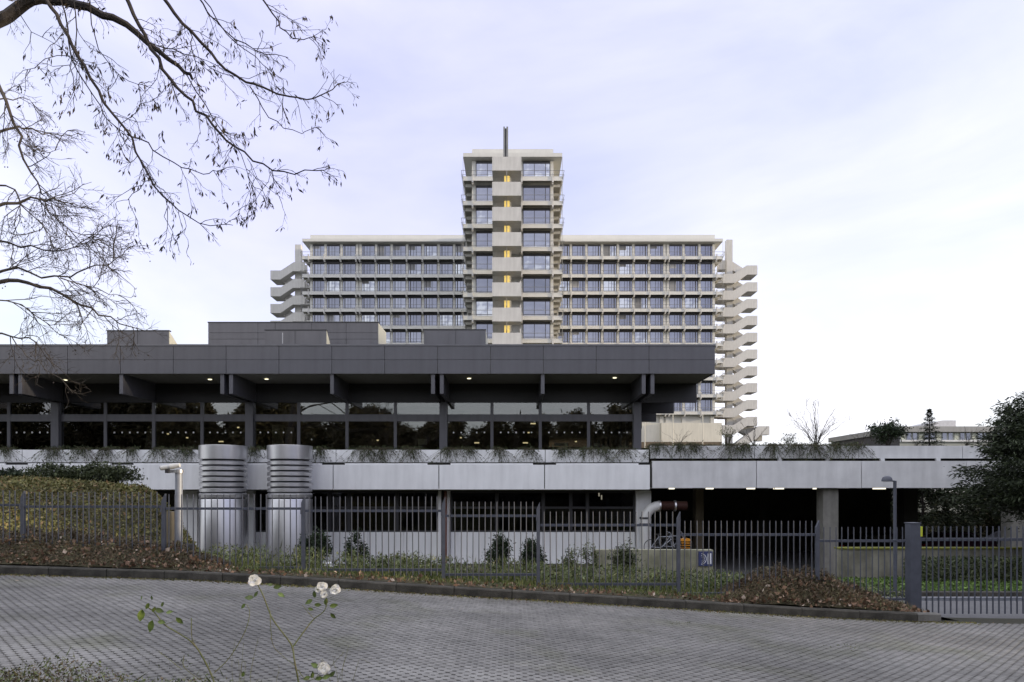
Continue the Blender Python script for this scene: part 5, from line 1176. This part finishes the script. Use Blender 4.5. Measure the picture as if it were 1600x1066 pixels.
# ------------------------------------------------------------------ rose bush in the foreground
YR = 3.2; c3 = lambda x, y, dy=0: P(200 + x / 4.444, 880 + y / 4.444, YR + dy)
rose = thing('rose_bush', 'thin straggly rose bush with four white blooms in front of the road', 'rose bush', (PX(400, YR), YR, float(g(-1.2)) + .06))
rb = P(400, 1066, YR); gz = float(g(-1.2)) + .04
stems = [[(640, 1000), (600, 820), (540, 690), (460, 555), (340, 480), (250, 430), (190, 345), (130, 300)], [(1200, 1000), (1185, 820), (1155, 680), (1145, 585), (1115, 535), (1000, 390), (975, 320), (935, 215), (900, 150)], [(1145, 580), (1240, 450), (1290, 385), (1370, 335), (1385, 250)], [(600, 760), (690, 680), (770, 560), (830, 440), (850, 330), (820, 285)], [(985, 330), (990, 430), (1000, 580), (1080, 650), (1155, 710)], [(440, 380), (440, 520), (462, 560)], [(390, 640), (375, 720), (470, 790), (600, 870)], [(375, 740), (300, 680), (210, 610)], [(850, 1000), (845, 800), (870, 660), (905, 520)], [(1290, 385), (1240, 330), (1210, 290)], [(1180, 740), (1220, 800), (1280, 820), (1360, 740)], [(1360, 800), (1420, 700), (1500, 620)], [(250, 430), (330, 400), (370, 390)]]
radii = [.0045, .005, .0035, .0025, .002, .002, .002, .0015, .0015, .0015, .002, .0015, .0015]
for s, r_ in zip(stems, radii):
    pts = [c3(x, y, random.uniform(-.03, .03)) for x, y in s]
    if s[0][1] >= 1000: pts = [Vector((pts[0].x * .98, YR + .05, gz))] + pts
    m = MB().tube(smooth(pts, 2), r_, r_ * .5, 6)
    for k in range(int(len(pts) * 2)):
        i = random.randrange(len(pts) - 1); q = pts[i].lerp(pts[i + 1], random.random()); d = Vector((random.gauss(0, 1), random.gauss(0, 1), .3)).normalized(); m.tube([q, q + d * .012], .0014, .0002, 3, False)
    m.build('stem', M['stem_green'], rose, True)
wm = random.Random(8)
for k in range(11):
    x = 650 + wm.random() * 900; y0 = 1000; pts = [c3(x, y0, wm.uniform(-.1, .1))]; dx = wm.uniform(-60, 60)
    for j in range(5): pts.append(c3(x + dx * (j + 1) / 2 + wm.gauss(0, 14), y0 - (j + 1) * wm.uniform(45, 95), wm.uniform(-.03, .03)))
    pts = [Vector((pts[0].x, YR + .05, gz))] + pts
    MB().tube(smooth(pts, 1), .0014, .0006, 4).build('stem', M['stem_green'], rose, True)
def leaf_mesh():
    m = MB(); n = 6; v = []
    for i in range(n + 1):
        t = i / n; w = .30 * math.sin(math.pi * min(1, t * 1.02 + .02)) ** .75 * (1 - .25 * t); z = -.16 * (t - .3) ** 2
        v += [(t, -w, z - .05 * w + .06), (t, 0, z), (t, w, z - .05 * w + .06)]
    fs = []
    for i in range(n):
        a = i * 3; fs += [(a, a + 3, a + 4, a + 1), (a + 1, a + 4, a + 5, a + 2)]
    m.add(v, fs); return m.mesh('leaf', M['lf_rose_s'], smooth=True)
M['lf_rose_s'] = mat('rose leaf', (0.05, 0.085, 0.02), .5, .25, 3, obj_var=.35, col2=(0.15, 0.20, 0.04))
lm_ = leaf_mesh()
lvs = [(90, 365, 19, -100), (160, 440, 19, -105), (135, 300, 11, -120), (220, 330, 14, -20), (290, 340, 11, 10), (235, 410, 12, -10), (360, 400, 14, -40), (180, 320, 9, 60), (840, 240, 14, 180), (800, 300, 10, 230), (1040, 165, 13, 10), (1065, 222, 12, -30), (985, 150, 9, 170), (1255, 270, 13, 210), (1320, 290, 11, 0), (1375, 265, 11, 80), (1430, 295, 13, 10), (1425, 368, 11, -45), (1295, 215, 11, 100), (1270, 320, 9, -20), (1295, 710, 13, 150), (1280, 775, 11, 80), (1380, 790, 14, 20), (1240, 800, 12, 200), (1420, 770, 12, 45), (800, 770, 9, 80), (1330, 800, 12, 10), (890, 215, 10, 60), (240, 285, 8, 70), (95, 240, 7, 80), (165, 240, 7, 100)]
for (x, y, s, a) in lvs:
    sc = s / F * YR * 1.05; c = c3(x, y, random.uniform(-.03, .03)); a_ = R(a); dx = Vector((math.cos(a_), 0, math.sin(a_))); o = link('leaf', lm_, c - dx * sc * .5, rose)
    nrm = Vector((random.gauss(0, .35), -1, random.uniform(0, .8))).normalized(); yv = nrm.cross(dx).normalized(); zv = dx.cross(yv); o.rotation_euler = Matrix((dx, yv, zv)).transposed().to_euler(); o.scale = (sc, sc, sc)
def bloom(x, y, s, seed, droop=0):
    rn = random.Random(seed); c = c3(x, y); rad = s / 2 / F * YR; fl = MB()
    for ring, (np_, rr, tilt) in enumerate(((5, 1.0, .12), (5, .8, .35), (4, .6, .6), (3, .4, .8))):
        for k in range(np_):
            q = 2 * math.pi * k / np_ + ring * .6 + rn.uniform(-.2, .2); u = Vector((math.cos(q), -.25 * math.sin(tilt), math.sin(q))); side = Vector((-math.sin(q), 0, math.cos(q))); f_ = Vector((0, -1, 0)); out_ = (u * math.cos(tilt) + f_ * math.sin(tilt)); L_ = rad * rr * rn.uniform(.85, 1.1); v = []
            for i in range(5):
                t = i / 4; w = L_ * .62 * math.sin(math.pi * (t * .72 + .14)); p = c + out_ * L_ * t + f_ * (rad * .12 * math.sin(t * 5 + k)) + f_ * rad * .05 * ring
                v += [p - side * w + f_ * w * .3, p + f_ * 0, p + side * w + f_ * w * .3]
            fs = []
            for i in range(4): a = i * 3; fs += [(a, a + 3, a + 4, a + 1), (a + 1, a + 4, a + 5, a + 2)]
            fl.add(v, fs)
    o = fl.build('flower', M['petal'], rose, True)
    MB().tube([c + Vector((0, .012, -.012)), c + Vector((0, -.004, 0))], .005, .007, 6).build('sepals', M['stem_green'], o)
bloom(882, 118, 20, 1); bloom(1350, 160, 16, 2); bloom(1442, 182, 17, 3); bloom(1365, 212, 13, 4); bloom(1362, 727, 19, 5); bloom(1320, 180, 10, 6)
